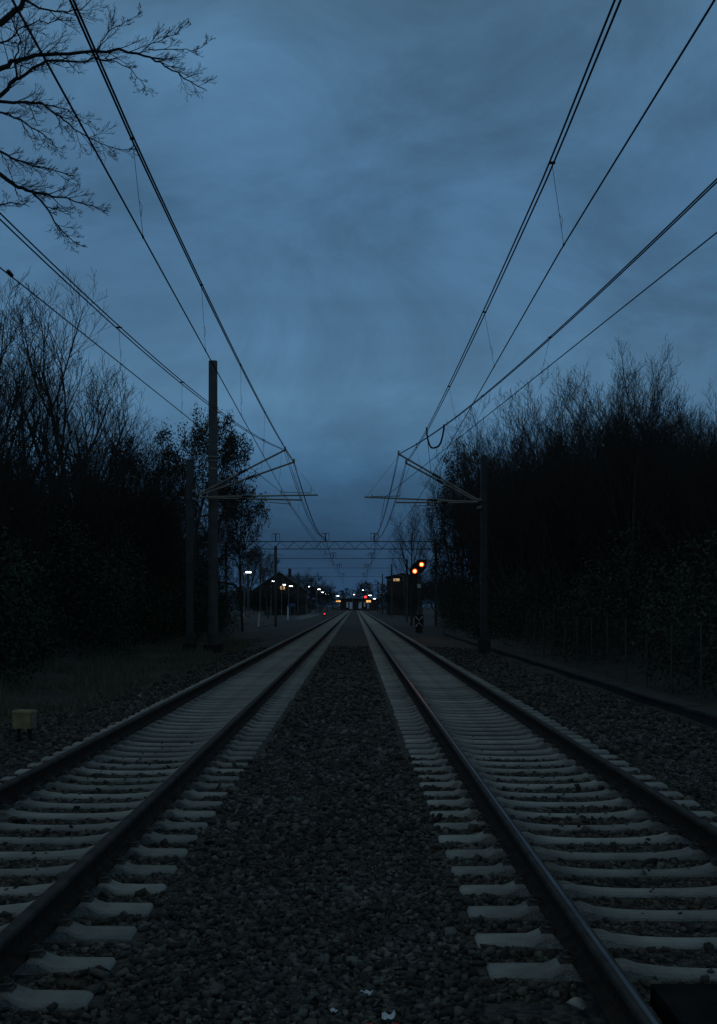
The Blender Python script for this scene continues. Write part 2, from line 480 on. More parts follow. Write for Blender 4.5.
# a few small stones thrown up onto the sleepers
n = 110
cc = nr.choice([LT, RT], n)
sp = np.where(cc == LT, SP_L, SP_R); y0s = np.where(cc == LT, Y0_L, Y0_R)
xy = np.stack([cc + nr.uniform(-.6, .6, n), y0s + sp * nr.integers(0, 20, n) + nr.uniform(-.07, .07, n)], -1)
v, f = stones(xy, np.full(n, -.222), nr.uniform(.012, .028, n))
V_.append(v); F_.append(f + off); off += len(v)
st = link('ballast_stones', np_mesh('ballast_stones', np.concatenate(V_), np.concatenate(F_), M['stone']))
tag(st, 'loose dark crushed stones of the track ballast', 'ballast', kind='stuff')

for nm, px, py, Y, s, lab in (('pale_stone', 580, 1004, 6.05, .050, 'pale rounded stone lying beside the near rail of the right track'),
                              ('pale_stone', 140, 696, 28.0, .075, 'pale stone lying on the left verge beyond the rail')):
    p = P(px, py, Y)
    v, f = stones(np.array([[p.x, p.y]]), np.array([p.z]), np.array([s]))
    tag(link(nm, np_mesh('pale_stone', v, f, M['pale_stone'])), lab, 'stone')

# ------------------------------------------------------------------ railway tracks
half = [(-1.30, -.226, .20, .25), (-1.285, -.212, .235, .29), (-1.00, -.210, .235, .29), (-.965, -.196, .225, .29), (-.925, -.174, .20, .28), (-.875, -.172, .20, .28),
        (-.855, -.187, .21, .28), (-.650, -.187, .21, .27), (-.63, -.178, .19, .26), (-.575, -.180, .19, .26), (-.51, -.204, .19, .25), (-.35, -.219, .155, .23), (-.15, -.226, .145, .22)]
prof = half + [(-a, b, c, d) for a, b, c, d in reversed(half)]
sm = MB()
sm.sweep([[(x, -wb / 2, -.42), (x, -wt / 2 - .006, zt - .016), (x, -wt / 2 + .012, zt), (x, wt / 2 - .012, zt), (x, wt / 2 + .006, zt - .016), (x, wb / 2, -.42)]
          for x, zt, wt, wb in prof])
sleeper_me = sm.mesh('sleeper', M['concrete'])
cm_ = MB()      # one elastic clip with its bolt and guide plate (for the +x side of a rail, foot at z=-.175)
cm_.box((.105, 0, -.168), (.07, .10, .022))
cm_.tube([(.060, -.05, -.150), (.085, -.055, -.138), (.12, -.035, -.142), (.13, 0, -.142), (.12, .035, -.142), (.085, .055, -.138), (.060, .05, -.150)], .008, 5)
cm_.tube([(.10, 0, -.16), (.10, 0, -.115)], .013, 6)
cm_.tube([(.10, 0, -.140), (.10, 0, -.122)], .021, 6)
clip_me = cm_.mesh('rail_clip', M['clip'])

rp_half = [(.075, -.172), (.075, -.162), (.030, -.148), (.010, -.132), (.009, -.055), (.020, -.043), (.036, -.034), (.0365, -.012), (.032, -.003)]
rail_prof = [(-x, z) for x, z in rp_half] + [(-.004, 0), (.017, 0)] + list(reversed(rp_half))


def rail_mesh(worn):
    m = MB()
    k = len(rail_prof)
    wob = [-12, -4] + [4 + i * 6.0 for i in range(10)] + [70, 100, 160, 240, 330, 430, 560]
    o = 0
    for y in wob:
        dx = .004 * math.sin(y * .9) if 0 < y < 100 else 0
        m.v += [(x + dx, y, z) for x, z in rail_prof]
    for i in range(len(wob) - 1):
        for j in range(k):
            j2 = (j + 1) % k
            m.f.append((i * k + j, i * k + j2, (i + 1) * k + j2, (i + 1) * k + j))
            za_, zb_ = rail_prof[j][1], rail_prof[j2][1]
            mid = za_ == 0 and zb_ == 0
            m.mi.append(2 if (mid and worn) else (1 if za_ > -.036 and zb_ > -.036 else 0))
    m.f += [tuple(range(k - 1, -1, -1)), tuple((len(wob) - 1) * k + j for j in range(k))]; m.mi += [0, 0]
    return m.mesh('rail', [M['rust'], M['railhead'], M['polished']])


def track(cx, sp, y0, worn, label, n=100, y_end=520):
    t = thing('railway_track', (cx, 0, 0), label, 'railway track', 'the two main line tracks')
    for s, wn in ((-1, worn[0]), (1, worn[1])):
        link('rail', rail_mesh(wn), t).location = (s * HG, 0, 0)
    r_ = random.Random(int(y0 * 100))
    for i in range(0, n):
        y = y0 + i * sp
        s = link('sleeper', sleeper_me, t)
        s.location = (math.copysign(.042, cx) + r_.uniform(-.012, .012), y + r_.uniform(-.012, .012), r_.uniform(-.006, .004)); s.rotation_euler.z = r_.uniform(-.008, .008)
        if 0 <= i < 20:
            for q in (-HG, HG):
                for d in (1, -1):
                    c = link('rail_clip', clip_me, s); c.location = (q - math.copysign(.042, cx), 0, 0); c.rotation_euler.z = 0 if d == 1 else math.pi
    far = MB()
    y = y0 + n * sp
    vs, fs = sm.v, sm.f
    while y < y_end:
        far.add([(a + math.copysign(.042, cx), b + y, c) for a, b, c in vs], fs); y += sp
    tag(far.build('sleeper', M['concrete'], t), kind='stuff')
    return t


track(LT, SP_L, Y0_L, (False, False), 'left railway track, dull rails on pale concrete sleepers, running away from the camera')
track(RT, SP_R, Y0_R, (True, False), 'right railway track on concrete sleepers, its inner rail polished in a shiny strip')

pn = MB()
for a in (0, 1):
    pn.box((1.965 + .01 - .32 + a * .645, 4.9, -.10), (.62, 1.86, .10))
tag(pn.build('crossing_panel', M['rubber']), 'flat dark rubber crossing panel between the rails of the right track', 'crossing panel')

# siding with a buffer stop on the left, far off
SX = -9.5
sd_ = thing('siding_track', (SX, 0, -.12), 'short dark siding track ending at the buffer stop on the left', 'railway track')
for s in (-1, 1):
    o = MB(); o.sweep([[(x + s * HG, y, z) for x, z in rail_prof] for y in (119, 360)]); o.build('rail', M['galv'], sd_)
ss = MB()
y = 119.5
while y < 300:
    ss.add([(a, b + y, c) for a, b, c in sm.v], sm.f); y += .65
tag(ss.build('sleeper', M['concrete'], sd_), kind='stuff')
bs = thing('buffer_stop', (SX, 117.6, -.32), 'pale A-frame steel buffer stop at the end of the siding', 'buffer stop')
o = MB()
for s in (-.72, .72):
    o.tube([(s, -1.6, 0), (s, 0, 1.25)], .09, 6); o.tube([(s, .25, 0), (s, .1, 1.35)], .09, 6)
    o.tube([(s, -1.5, .08), (s, .3, .08)], .07, 6)
o.build('frame', M['pale_stone'], bs)
o = MB(); o.box((0, .2, 1.3), (2.3, .16, .42)); o.build('buffer_beam', M['galv'], bs)

# ------------------------------------------------------------------ small things beside the track
p = P(24.5, 738, 19.3)
bx_ = thing('junction_box', (p.x, 19.3, -.37), 'small faded yellow railway box on a short post beside the left track', 'junction box', rz=R(-12))
o = MB(); o.box((0, 0, .315), (.28, .22, .235)); o.box((0, 0, .306), (.286, .226, .012)); o.build('cabinet', M['yellow'], bx_)
o = MB(); o.sweep([[(-w_, -d_, z_), (w_, -d_, z_), (w_, d_, z_), (-w_, d_, z_)] for w_, d_, z_ in ((.152, .122, .428), (.152, .122, .450), (.128, .098, .475))]); o.build('lid', M['yellow'], bx_)
for q_ in (-.09, .09):
    o = MB(); o.tube([(q_, 0, -.02), (q_, 0, .20)], .03, 6); o.build('leg', M['black'], bx_)
o = MB(); o.box((.144, -.02, .33), (.012, .08, .09)); o.build('label_plate', M['galv'], bx_)
o = MB(); o.tube([(.02, .05, .2), (.06, .06, .05), (.22, .02, .0), (.6, -.1, -.02)], .014, 6); o.build('cable', M['black'], bx_)


def scrap(px, py, w_, mat, label, h=.02):
    Y = F * (CH + .19) / (py - VY)
    p = P(px, py, Y)
    m = MB(); nseg = 5
    r_ = random.Random(px)
    for j in range(3):
        for i in range(nseg):
            m.v.append(((i / (nseg - 1) - .5) * w_ + r_.uniform(-.004, .004), (j - 1) * w_ * .35 + r_.uniform(-.006, .006), r_.uniform(0, h)))
    m.f = [(j * nseg + i, j * nseg + i + 1, (j + 1) * nseg + i + 1, (j + 1) * nseg + i) for j in range(2) for i in range(nseg - 1)]
    m.mi = [0] * len(m.f)
    o = m.build('litter_scrap', mat)
    sol = o.modifiers.new('thickness', 'SOLIDIFY'); sol.thickness = .0015
    o.location = (p.x, Y, p.z); o.rotation_euler = (R(18), 0, r_.uniform(-.4, .4))
    tag(o, label, 'litter')


scrap(367, 995, .048, M['paper'], 'crumpled white paper scrap lying on the ballast between the tracks', .03)
scrap(388, 1017, .058, M['paper'], 'flat white scrap at the bottom edge beside a red one', .022)
scrap(396, 1026, .034, M['redscrap'], 'red scrap right of the flat white scrap at the bottom edge')
scrap(369, 1027, .040, M['redscrap'], 'red scrap left of the flat white scrap at the bottom edge')
scrap(328, 1027, .034, M['redscrap'], 'leftmost red scrap on the ballast at the bottom edge')
scrap(334, 1012, .03, M['paper'], 'tiny pale scrap left of the crumpled white paper')

# cable trough on the right
ct = thing('cable_trough', (6.35, 0, 0), 'low concrete cable trough running along the foot of the right thicket', 'cable trough')
o = MB(); o.box((0, 45, -.33), (.40, 90, .16)); o.build('trough', M['base'], ct)
lm = MB()
for i in range(90):
    lm.box((rng.uniform(-.012, .012), .5 + i, -.232 + rng.uniform(-.006, .008)), (.46, .985, .05), rz=rng.uniform(-.01, .01))
lm.build('lids', M['trough_lid'], ct)

# mesh fence on the right
fn = thing('mesh_fence', (7.3, 0, -.38), 'grey wire mesh fence on thin posts in front of the right thicket', 'fence')
for i in range(16):
    o = MB(); o.tube([(0, 17 + i * 2.5, 0), (0, 17 + i * 2.5, 1.72)], .024, 6); o.build('post', M['mast'], fn)
o = MB()
for k in range(9):
    o.tube([(.03, 17, .06 + k * .2), (.03, 54.5, .06 + k * .2)], .0025 if k not in (0, 4, 8) else .004, 3)
for k in range(250):
    o.tube([(.034, 17 + k * .15, .05), (.034, 17 + k * .15, 1.67)], .0018, 3)
o.build('wire_mesh', M['mast'], fn)


# ------------------------------------------------------------------ catenary masts
def insulator(m, a, b, r=.055, n=6):
    a, b = Vector(a), Vector(b)
    pts, rr = [], []
    for i in range(n * 2 + 1):
        pts.append(a.lerp(b, i / (n * 2))); rr.append(r if i % 2 else r * .45)
    m.tube(pts, rr, 8)


def cantilever(parent, base, pivot_d, tip, pivot_h, tube_end, steady_a, steady_b, hold, YM):
    """diagonal tube, level tube and steady arm; all points already in 3-D world space"""
    loc = Vector(base)
    d = lambda q: Vector(q) - loc
    o = MB()
    o.tube([d(pivot_d), d(tip)], .040, 8)
    o.tube([d(pivot_h), d(tube_end)], .034, 8)
    o.tube([d(hold[0]), d(hold[1])], .006, 4)
    o.tube([d(tip) + Vector((0, 0, -.06)), d(tip) + Vector((0, 0, .14))], .045, 6)
    c = o.build('cantilever', M['tube'], parent)
    o = MB()
    t = d(pivot_d).lerp(d(tip), .47); e = d(pivot_d).lerp(d(tip), .57)
    insulator(o, t, e, .085, 5)
    o.build('insulator', M['insul'], c)
    o = MB()
    t = d(pivot_h).lerp(d(tube_end), .36); e = d(pivot_h).lerp(d(tube_end), .44)
    insulator(o, t, e, .075, 5)
    o.build('insulator', M['insul'], c)
    o = MB()
    o.tube([d(steady_a), d(steady_b)], .018, 6)
    o.tube([d(steady_a), d(steady_a) + Vector((0, 0, .22))], .014, 5)
    o.tube([d(steady_b) + Vector((0, 0, -.10)), d(steady_b) + Vector((0, 0, .10))], .02, 5)
    o.build('steady_arm', M['tube'], c)


GZ = -.36
YM = 55.0
# left mast that carries the two arms
pb = P(190, 650, YM)
ml = thing('catenary_mast', (pb.x, YM, GZ), 'slim catenary mast left of the tall round pole, two arms over the left track', 'catenary mast')
o = MB(); o.box((0, -.11, 4.15), (.30, .018, 8.1)); o.box((0, .11, 4.15), (.30, .018, 8.1)); o.box((0, 0, 4.15), (.014, .20, 8.1)); o.build('pole', M['mast'], ml)
o = MB(); o.box((0, 0, .15), (.55, .55, .55)); o.build('footing', M['base'], ml)
o = MB(); o.box((.19, 0, 6.95), (.10, .7, .12)); o.box((.19, 0, 6.62), (.10, .7, .12)); o.build('bracket', M['galv'], ml)
bl = (pb.x, YM, GZ)
cantilever(ml, bl, P(197, 495, YM - .3), P(285, 450, YM - .3), P(199, 497, YM - .3), P(318, 495, YM - .3), P(311, 493, YM - .3), P(281, 492, YM - .3),
           (P(286, 452, YM - .3), P(316, 494, YM - .3)), YM)
cantilever(ml, bl, P(203, 494, YM + .3), P(294, 462, YM + .3), P(204, 498, YM + .3), P(302, 500, YM + .3), P(266, 502, YM + .3), P(290, 504, YM + .3),
           (P(293, 463, YM + .3), P(301, 499, YM + .3)), YM)
# tall round pole
pt = P(213, 650, 55.9)
tp = thing('tall_pole', (pt.x, 55.9, GZ), 'tall round dark pole standing well above the catenary arms on the left', 'pole')
htop = P(213, 361, 55.9).z - GZ
o = MB(); o.tube([(0, 0, 0), (0, 0, htop * .5), (0, 0, htop)], [.235, .21, .19], 16); o.build('pole', M['mast_conc'], tp, smooth=False)
o = MB()
for zz in (P(0, 457, 55.9).z, P(0, 461, 55.9).z, P(0, 469, 55.9).z): o.tube([(0, 0, zz - GZ - .03), (0, 0, zz - GZ + .03)], .235, 16)
o.build('band', M['galv'], tp)
o = MB(); o.tube([(0, 0, -.1), (0, 0, .35)], .42, 12); o.build('footing', M['base'], tp)
# right mast
pb = P(484, 648, YM)
mr = thing('catenary_mast', (pb.x, YM, GZ), 'H-section catenary mast on the right with two arms over the right track', 'catenary mast')
h = P(484, 455, YM).z - GZ
o = MB(); o.box((-.12, 0, h / 2), (.018, .30, h)); o.box((.12, 0, h / 2), (.018, .30, h)); o.box((0, 0, h / 2), (.222, .014, h)); o.build('pole', M['mast'], mr)
o = MB(); o.box((0, 0, .2), (.50, .55, .75)); o.build('footing', M['base'], mr)
o = MB(); o.box((-.20, 0, P(0, 500, YM).z - GZ), (.14, .7, .12)); o.box((-.20, 0, P(0, 503, YM).z - GZ - .2), (.14, .7, .1)); o.build('bracket', M['galv'], mr)
br = (pb.x, YM, GZ)
cantilever(mr, br, P(478, 500, YM - .3), P(398.6, 454, YM - .3), P(478, 502, YM - .3), P(364.5, 497, YM - .3), P(400, 496, YM - .3), P(372, 496.5, YM - .3),
           (P(398.6, 456, YM - .3), P(367, 496, YM - .3)), YM)
cantilever(mr, br, P(476, 501, YM + .3), P(406, 463, YM + .3), P(477, 502.5, YM + .3), P(396, 502.5, YM + .3), P(435, 505, YM + .3), P(415, 506, YM + .3),
           (P(406, 465, YM + .3), P(398, 502, YM + .3)), YM)


# ------------------------------------------------------------------ overhead lines
def curve_pts(fx, fz, y0, y1, n):
    return [Vector((fx(y0 + (y1 - y0) * i / n), y0 + (y1 - y0) * i / n, fz(y0 + (y1 - y0) * i / n))) for i in range(n + 1)]


def lerpf(a, b):
    (ya, va), (yb, vb) = a, b
    return lambda y: va + (vb - va) * (y - ya) / (yb - ya)


def pw(pts):
    def f(y):
        if y <= pts[0][0]: a, b = pts[0], pts[1]
        elif y >= pts[-1][0]: a, b = pts[-2], pts[-1]
        else:
            for a, b in zip(pts, pts[1:]):
                if a[0] <= y <= b[0]: break
        return a[1] + (b[1] - a[1]) * (y - a[0]) / (b[0] - a[0])
    return f


def span(fpts, zl, yl, tip, after):
    """messenger height: parabola low (yl, zl) reaching tip=(Y,Z), then a sagging span to each point in after"""
    a = (tip[1] - zl) / (tip[0] - yl) ** 2

    def f(y):
        if y <= tip[0]: return zl + a * (y - yl) ** 2
        prev = tip
        for q in after:
            if y <= q[0]:
                t = (y - prev[0]) / (q[0] - prev[0])
                return prev[1] + (q[1] - prev[1]) * t - q[2] * 4 * t * (1 - t)
            prev = q
        return prev[1]
    return f


def overhead(label, mx_, mz_, cx_, cz_, droppers, gap, y0, y_end=330):
    t = thing('overhead_line', (mx_(y0), y0, 0), label, 'overhead line', 'overhead lines above the tracks')
    org = Vector((mx_(y0), y0, 0))
    for s in (-.5, .5):
        o = MB()
        pts = curve_pts(mx_, mz_, y0, 55, 40) + curve_pts(mx_, mz_, 55, y_end, 60)[1:]
        o.tube([q - org + Vector((s * gap, 0, 0)) for q in pts], [.0115 if q.y < 60 else .014 for q in pts], 5)
        o.build('messenger_strand', M['wire'], t)
    o = MB()
    pts = curve_pts(cx_, cz_, y0, 55, 30) + curve_pts(cx_, cz_, 55, y_end, 60)[1:]
    o.tube([q - org for q in pts], [.0098 if q.y < 60 else .012 for q in pts], 5)
    o.build('contact_wire', M['wire'], t)
    for y in droppers:
        a = Vector((mx_(y), y - .2, mz_(y))) - org; b = Vector((cx_(y), y + .1, cz_(y))) - org
        o = MB()
        o.tube([a, a.lerp(b, .55), b], .0034, 3)
        o.tube([a.lerp(b, .62), a.lerp(b, .62) + (b - a) * .07 + Vector((.03, 0, 0)), a.lerp(b, .8)], .0034, 3)
        o.box(b, (.018, .05, .03)); o.box(a, (.024 + gap, .035, .024))
        o.build('dropper', M['wire'], t)
    return t, org


after = lambda s=0: [(125, 8.35 + s, .95), (195, 8.0, .9), (262, 7.9, .9), (340, 7.9, .9)]
drop_far = [62, 72, 84, 96, 108, 118, 134, 150, 170]
# left running line
t1 = P(294, 462, 55.3)
overhead('overhead line above the left track, its twin strand leaving the frame at top left', pw([(-10, -2.45), (11.3, -2.5), (14.8, -2.54), (55.3, t1.x), (125, -2.85), (330, -2.6)]),
         span(None, 7.0, 17.0, (55.3, t1.z), after()),
         pw([(-10, -2.3), (9.2, -2.42), (55.3, P(290, 504, 55.3).x), (125, -2.4), (330, -2.6)]),
         pw([(-10, 5.95), (9.2, 5.95), (55.3, P(290, 504, 55.3).z), (125, 6.05), (330, 6.0)]), [14.8, 21.5, 29, 37, 46] + drop_far, .030, -10)
# left diverging line
t3 = P(285, 450, 54.7); c3 = P(281, 492, 54.7)
xw3 = pw([(-10, -5.92), (17, -4.71), (54.7, t3.x), (125, -3.1), (330, -2.9)])
t, org = overhead('overhead line slanting away to the left edge from the left catenary arms', xw3, span(None, 6.83, 20, (54.7, t3.z), after(.1)),
                  pw([(-10, -6.05), (17, -4.69), (54.7, c3.x), (125, -2.9), (330, -2.8)]),
                  pw([(-10, 5.8), (17, 6.15), (54.7, c3.z), (125, 6.3), (330, 6.1)]), [24, 30.5, 39, 47], .085, -10, 130)
o = MB()
a = Vector((-4.66, 17.4, 6.155)) - org
insulator(o, a + Vector((.02, -.3, -.005)), a, .032, 3); o.build('insulator', M['insul'], t)
# right running line
t5 = P(406, 463, 55.3)
mz5 = span(None, 7.0, 17.5, (55.3, t5.z), after())
mx5 = pw([(-10, 2.28), (11.4, 2.32), (15.6, 2.37), (30, 2.34), (41.5, 2.32), (55.3, t5.x), (125, 2.1), (330, 2.0)])
cx6 = pw([(-10, 2.7), (9.36, 2.63), (15.6, 2.56), (55.3, P(415, 506, 55.3).x), (125, 1.7), (330, 2.0)])
cz6 = pw([(-10, 6.1), (15.6, 6.1), (55.3, P(415, 505, 55.3).z), (125, 6.05), (330, 6.0)])
t, org5 = overhead('overhead line above the right track, its twin strand leaving the frame at the top', mx5, mz5, cx6, cz6, [15.6, 23.5, 32, 47.5] + drop_far, .052, -10)
# right diverging line
t7 = P(398.6, 454, 54.7); c8 = P(374, 497, 54.7)
mx7 = pw([(-10, 6.25), (16, 4.5), (54.7, t7.x), (125, 1.8), (330, 1.9)])
mz7 = span(None, 6.95, 20, (54.7, t7.z), after(.1))
overhead('overhead line slanting away to the right edge from the right catenary arms', mx7, mz7,
         pw([(-10, 6.68), (16, 4.525), (54.7, P(385, 497, 54.7).x), (125, 1.9), (330, 1.9)]), pw([(-10, 6.3), (16, 6.34), (54.7, c8.z), (125, 6.3), (330, 6.1)]),
         [25.5, 33.5, 48], .040, -10, 130)
# hanging jumper loop between the two messengers
jy = 41.5
A = Vector((mx5(jy), jy, mz5(jy))); B = Vector((mx7(40.6), 40.6, mz7(40.6)))
mid = [A + Vector((0, 0, .12)), A + Vector((.02, 0, -.05))]
for i in range(0, 17):
    u = i / 16
    q = A.lerp(B, u)
    sagg = 0.56 * (1 - abs(2 * u - 1) ** 3.4)
    mid.append(q + Vector((0, 0, -.05 - sagg)))
mid.append(B + Vector((0, 0, .05)))
o = MB(); o.tube([q - org5 for q in mid], .030, 6); o.build('jumper_cable', M['wire'], t)
o = MB(); o.tube([A - org5, P(431, 473, jy) - org5], .008, 4); o.build('jumper_drop', M['wire'], t)


# ------------------------------------------------------------------ gantries further on
def gantry(Y, zt, zb, xl, xr, posts, label, ins, lattice=True):
    t = thing('catenary_gantry', (0, Y, GZ), label, 'catenary gantry', 'gantries across the tracks')
    o = MB()
    zt -= GZ; zb -= GZ
    for yy in ((-.18, .18) if lattice else (0,)):
        o.tube([(xl, yy, zt), (xr, yy, zt)], .034, 5)
        if lattice: o.tube([(xl, yy, zb), (xr, yy, zb)], .034, 5)
        if lattice:
            n_ = int((xr - xl) / (zt - zb) / .9)
            for i in range(n_):
                x0 = xl + (xr - xl) * i / n_; x1 = xl + (xr - xl) * (i + 1) / n_
                o.tube([(x0, yy, zb if i % 2 else zt), (x1, yy, zt if i % 2 else zb)], .016, 4)
    o.build('beam', M['mast'], t)
    for x, hh in posts:
        o = MB(); o.box((x, -.14, hh / 2), (.26, .02, hh)); o.box((x, .14, hh / 2), (.26, .02, hh)); o.box((x, 0, hh / 2), (.05, .26, hh)); o.build('post', M['mast'], t)
    for x, dz in ins:
        o = MB(); insulator(o, (x, 0, zt), (x, 0, zt + dz), .08, 4); o.tube([(x - .35, 0, zt + dz), (x + .35, 0, zt + dz)], .03, 5)
        o.tube([(x - .35, 0, zt + dz), (x - .35, 0, zt + .1)], .02, 4); o.tube([(x + .35, 0, zt + dz), (x + .35, 0, zt + .1)], .02, 4)
        o.build('insulator', M['insul'], t)
        o = MB(); o.tube([(x, 0, zb), (x, 0, zb - .5)], .03, 5); o.tube([(x, 0, zb - .5), (x + (1.0 if x < 0 else -1.0), 0, zb - .62)], .022, 5); o.build('drop_arm', M['tube'], t)


gantry(125, P(0, 541.5, 125).z, P(0, 549, 125).z, -12.6, 8.0, [(-7.75, P(0, 546, 125).z - GZ), (-12.6, 8.2), (7.9, 8.2)],
       'nearest lattice gantry crossing above both tracks and the siding', [(-7.75, .75), (-2.9, .8), (1.9, .8)])
gantry(158, P(0, 558.5, 158).z, P(0, 561, 158).z, -13.2, 6.4, [(-13.2, 7.8), (6.4, 7.8)], 'second gantry beyond the nearest lattice gantry, a thin beam', [(-2.7, .7), (2.0, .7)], False)
gantry(223, P(0, 568, 223).z, P(0, 570, 223).z, -16.5, 6.4, [(-16.5, 9.4), (6.4, P(0, 564, 223).z - GZ)], 'third gantry, thin beam whose right post rises above it', [(-2.7, .7), (2.0, .7)], False)
gantry(293, P(0, 576.5, 293).z, P(0, 578, 293).z, -16.5, 6.3, [(-16.5, 9.4), (6.3, P(0, 574, 293).z - GZ)], 'farthest gantry, small and thin near the vanishing point', [(-2.7, .7), (2.0, .7)], False)
p = P(378, 581, 375)
t = thing('far_mast', (p.x, 375, GZ), 'small far mast right of the vanishing point beyond the gantries', 'catenary mast')
o = MB(); o.box((0, 0, 4.5), (.3, .3, p.z - GZ)); o.build('pole', M['mast'], t)
o = MB(); o.tube([(0, 0, 7.6), (-3.2, 0, 7.6)], .05, 5); o.tube([(0, 0, 7.0), (-3.2, 0, 7.6)], .04, 5); o.build('cantilever', M['tube'], t)

# ------------------------------------------------------------------ distant signal with two amber lamps
YS = 95.0
ps = P(419, 630, YS)
sg = thing('railway_signal', (ps.x, YS, GZ), 'railway signal showing two amber lamps set diagonally, right of the right track', 'signal')
sl = Vector((ps.x, YS, GZ))
o = MB(); o.tube([(0, 0, 0), (0, 0, P(0, 570, YS).z - GZ)], .07, 8); o.build('mast', M['mast'], sg)
o = MB()
c = P(418.2, 567.8, YS) - sl
a = [(-.62, -.55), (-.62, -.02), (-.02, .62), (.62, .62), (.62, .02), (.02, -.62), (-.55, -.62)]
o.sweep([[(c.x + x, yy, c.z + z) for x, z in a] for yy in (.02, .12)])
bd = o.build('signal_board', M['black'], sg)
for px, py in ((421.6, 564.5), (414.8, 571.2)):
    q = P(px, py, YS) - sl
    o = MB(); o.tube([(q.x, -.012, q.z), (q.x, .03, q.z)], .175, 20); lamp = o.build('lamp', M['e_orange'], bd)
    o = MB(); o.tube([(q.x, -.05, q.z), (q.x, -.013, q.z)], [.055, .10], 12); o.build('bulb', M['e_hot'], lamp)
    o = MB()
    o.sweep([[(q.x + .24 * math.cos(k * math.pi / 8), yy, q.z + .24 * math.sin(k * math.pi / 8)) for k in range(-1, 10)] for yy in (-.22, .02)], closed=False)
    o.build('hood', M['black'], bd)
    li = bpy.data.lights.new('signal_light', 'SPOT'); li.energy = 130; li.spot_size = R(34); li.spot_blend = .6; li.color = (1.0, .30, .05); li.shadow_soft_size = .12
    lo = bpy.data.objects.new('signal_light', li); col.objects.link(lo); lo.parent = sg; lo.location = (q.x, -.24, q.z); lo.rotation_euler = (R(88), 0, R(180 - 3))
q = P(419, 586, YS) - sl
o = MB(); o.box((q.x, -.1, q.z), (.26, .03, .30)); o.build('number_plate', M['white'], sg)
q = P(419, 621.5, YS) - sl
o = MB(); o.box((q.x, -.1, q.z), (.66, .03, .98)); mb = o.build('marker_board', M['black'], sg)
o = MB()
for s in (1, -1):
    o.tube([(q.x - .26, -.122, q.z + s * .38), (q.x, -.122, q.z + s * .06), (q.x + .26, -.122, q.z + s * .38)], .035, 4)
o.build('chevrons', M['white'], mb)
o = MB(); o.box((0, 0, .2), (.5, .5, .4)); o.build('footing', M['base'], sg)


# ------------------------------------------------------------------ lamps
def lamp(px, py, Y, label, side=1, head=.62, group='white lamps along the platforms'):
    p = P(px, py, Y)
    t = thing('platform_lamp', (p.x - side * .5, Y, GZ), label, 'lamp', group)
    hh = p.z - GZ
    o = MB(); o.tube([(0, 0, 0), (0, 0, hh - .15), (side * .08, 0, hh), (side * .5, 0, hh + .06)], [.07, .05, .045, .04], 6); o.build('pole', M['galv'], t)
    o = MB(); o.box((side * .5, 0, hh + .06), (head + .08, .34, .10)); o.build('head', M['mast'], t)
    o = MB(); o.box((side * .5, -.02, hh - .03), (head, .34, .14)); o.build('lens', M['e_white'], t)


lamp(248.5, 572, 155, 'leftmost and largest white platform lamp, left of the siding')
lamp(274, 581, 212, 'second white platform lamp from the left, under the gantry post')
lamp(284.3, 584.6, 249, 'third white platform lamp from the left, beside the yellow lit window', head=.5)
lamp(291, 586, 268, 'fourth white platform lamp from the left, in front of the gabled house', head=.62)
lamp(309, 586.5, 300, 'dim white lamp right of the gabled house', head=.22)
lamp(319, 589.2, 318, 'first of the small white lamps descending before the vanishing point', head=.62)
lamp(322.6, 592.2, 392, 'second of the small white lamps descending before the vanishing point', head=.55)
lamp(325.5, 593.5, 436, 'third of the small white lamps descending before the vanishing point', head=.3)
lamp(328, 594.3, 463, 'last of the small white lamps descending before the vanishing point', head=.28)
lamp(337.5, 596, 480, 'bright white double-headed lamp left of the vanishing point', head=1.2)
lamp(354, 594.5, 500, 'small white lamp in the middle over the vanishing point', head=.6)
lamp(363, 590, 500, 'highest of the small white lamps near the vanishing point', head=.5)
lamp(370, 595.3, 430, 'bright white lamp just right of the red signal light', head=1.0, side=-1)
lamp(374.5, 598.7, 410, 'low white lamp right of the red signal light', head=.75, side=-1)


def small_signal(px, py, Y, rad, mat, label, name='railway_signal', cat='signal', shape=None):
    p = P(px, py, Y)
    t = thing(name, (p.x, Y, GZ), label, cat)
    hh = p.z - GZ
    o = MB(); o.tube([(0, 0, 0), (0, 0, hh)], .08, 6); o.build('post', M['mast'], t)
    o = MB()
    if shape: o.box((0, .1, hh), (shape[0] + .3, .18, shape[1] + .3))
    else: o.box((0, .1, hh), (rad * 3.2, .18, rad * 4))
    hd = o.build('housing', M['black'], t)
    o = MB()
    if shape: o.box((0, -.01, hh), (shape[0], .06, shape[1]))
    else: o.tube([(0, -.02, hh), (0, .02, hh)], rad, 12)
    o.build('lamp', mat, hd)


small_signal(365.5, 597, 420, .42, M['e_red'], 'red signal light glowing at the vanishing point')
small_signal(324.6, 614, 205, .13, M['e_red'], 'low red ground signal left of the left track', 'ground_signal')
small_signal(368.5, 601.3, 425, .3, M['e_amber'], 'small amber lit board under the red signal', 'lit_board', 'sign', (1.5, .7))
small_signal(338.3, 601.2, 470, .3, M['e_amber'], 'small amber lit board left of the vanishing point', 'lit_board', 'sign', (1.7, .5))
p = P(292.5, 605, 190)
t = thing('blue_sign', (p.x, 190, GZ), 'dull blue station sign on two posts left of the tracks', 'sign')
o = MB(); o.box((0, 0, p.z - GZ), (.85, .05, .5)); o.build('panel', M['bluesign'], t)
o = MB(); o.tube([(-.35, .05, 0), (-.35, .05, p.z - GZ + .2)], .03, 5); o.tube([(.35, .05, 0), (.35, .05, p.z - GZ + .2)], .03, 5); o.build('posts', M['galv'], t)
p = P(288, 608, 175)
t = thing('marker_post', (p.x, 175, GZ), 'short pale marker post left of the blue sign', 'post')
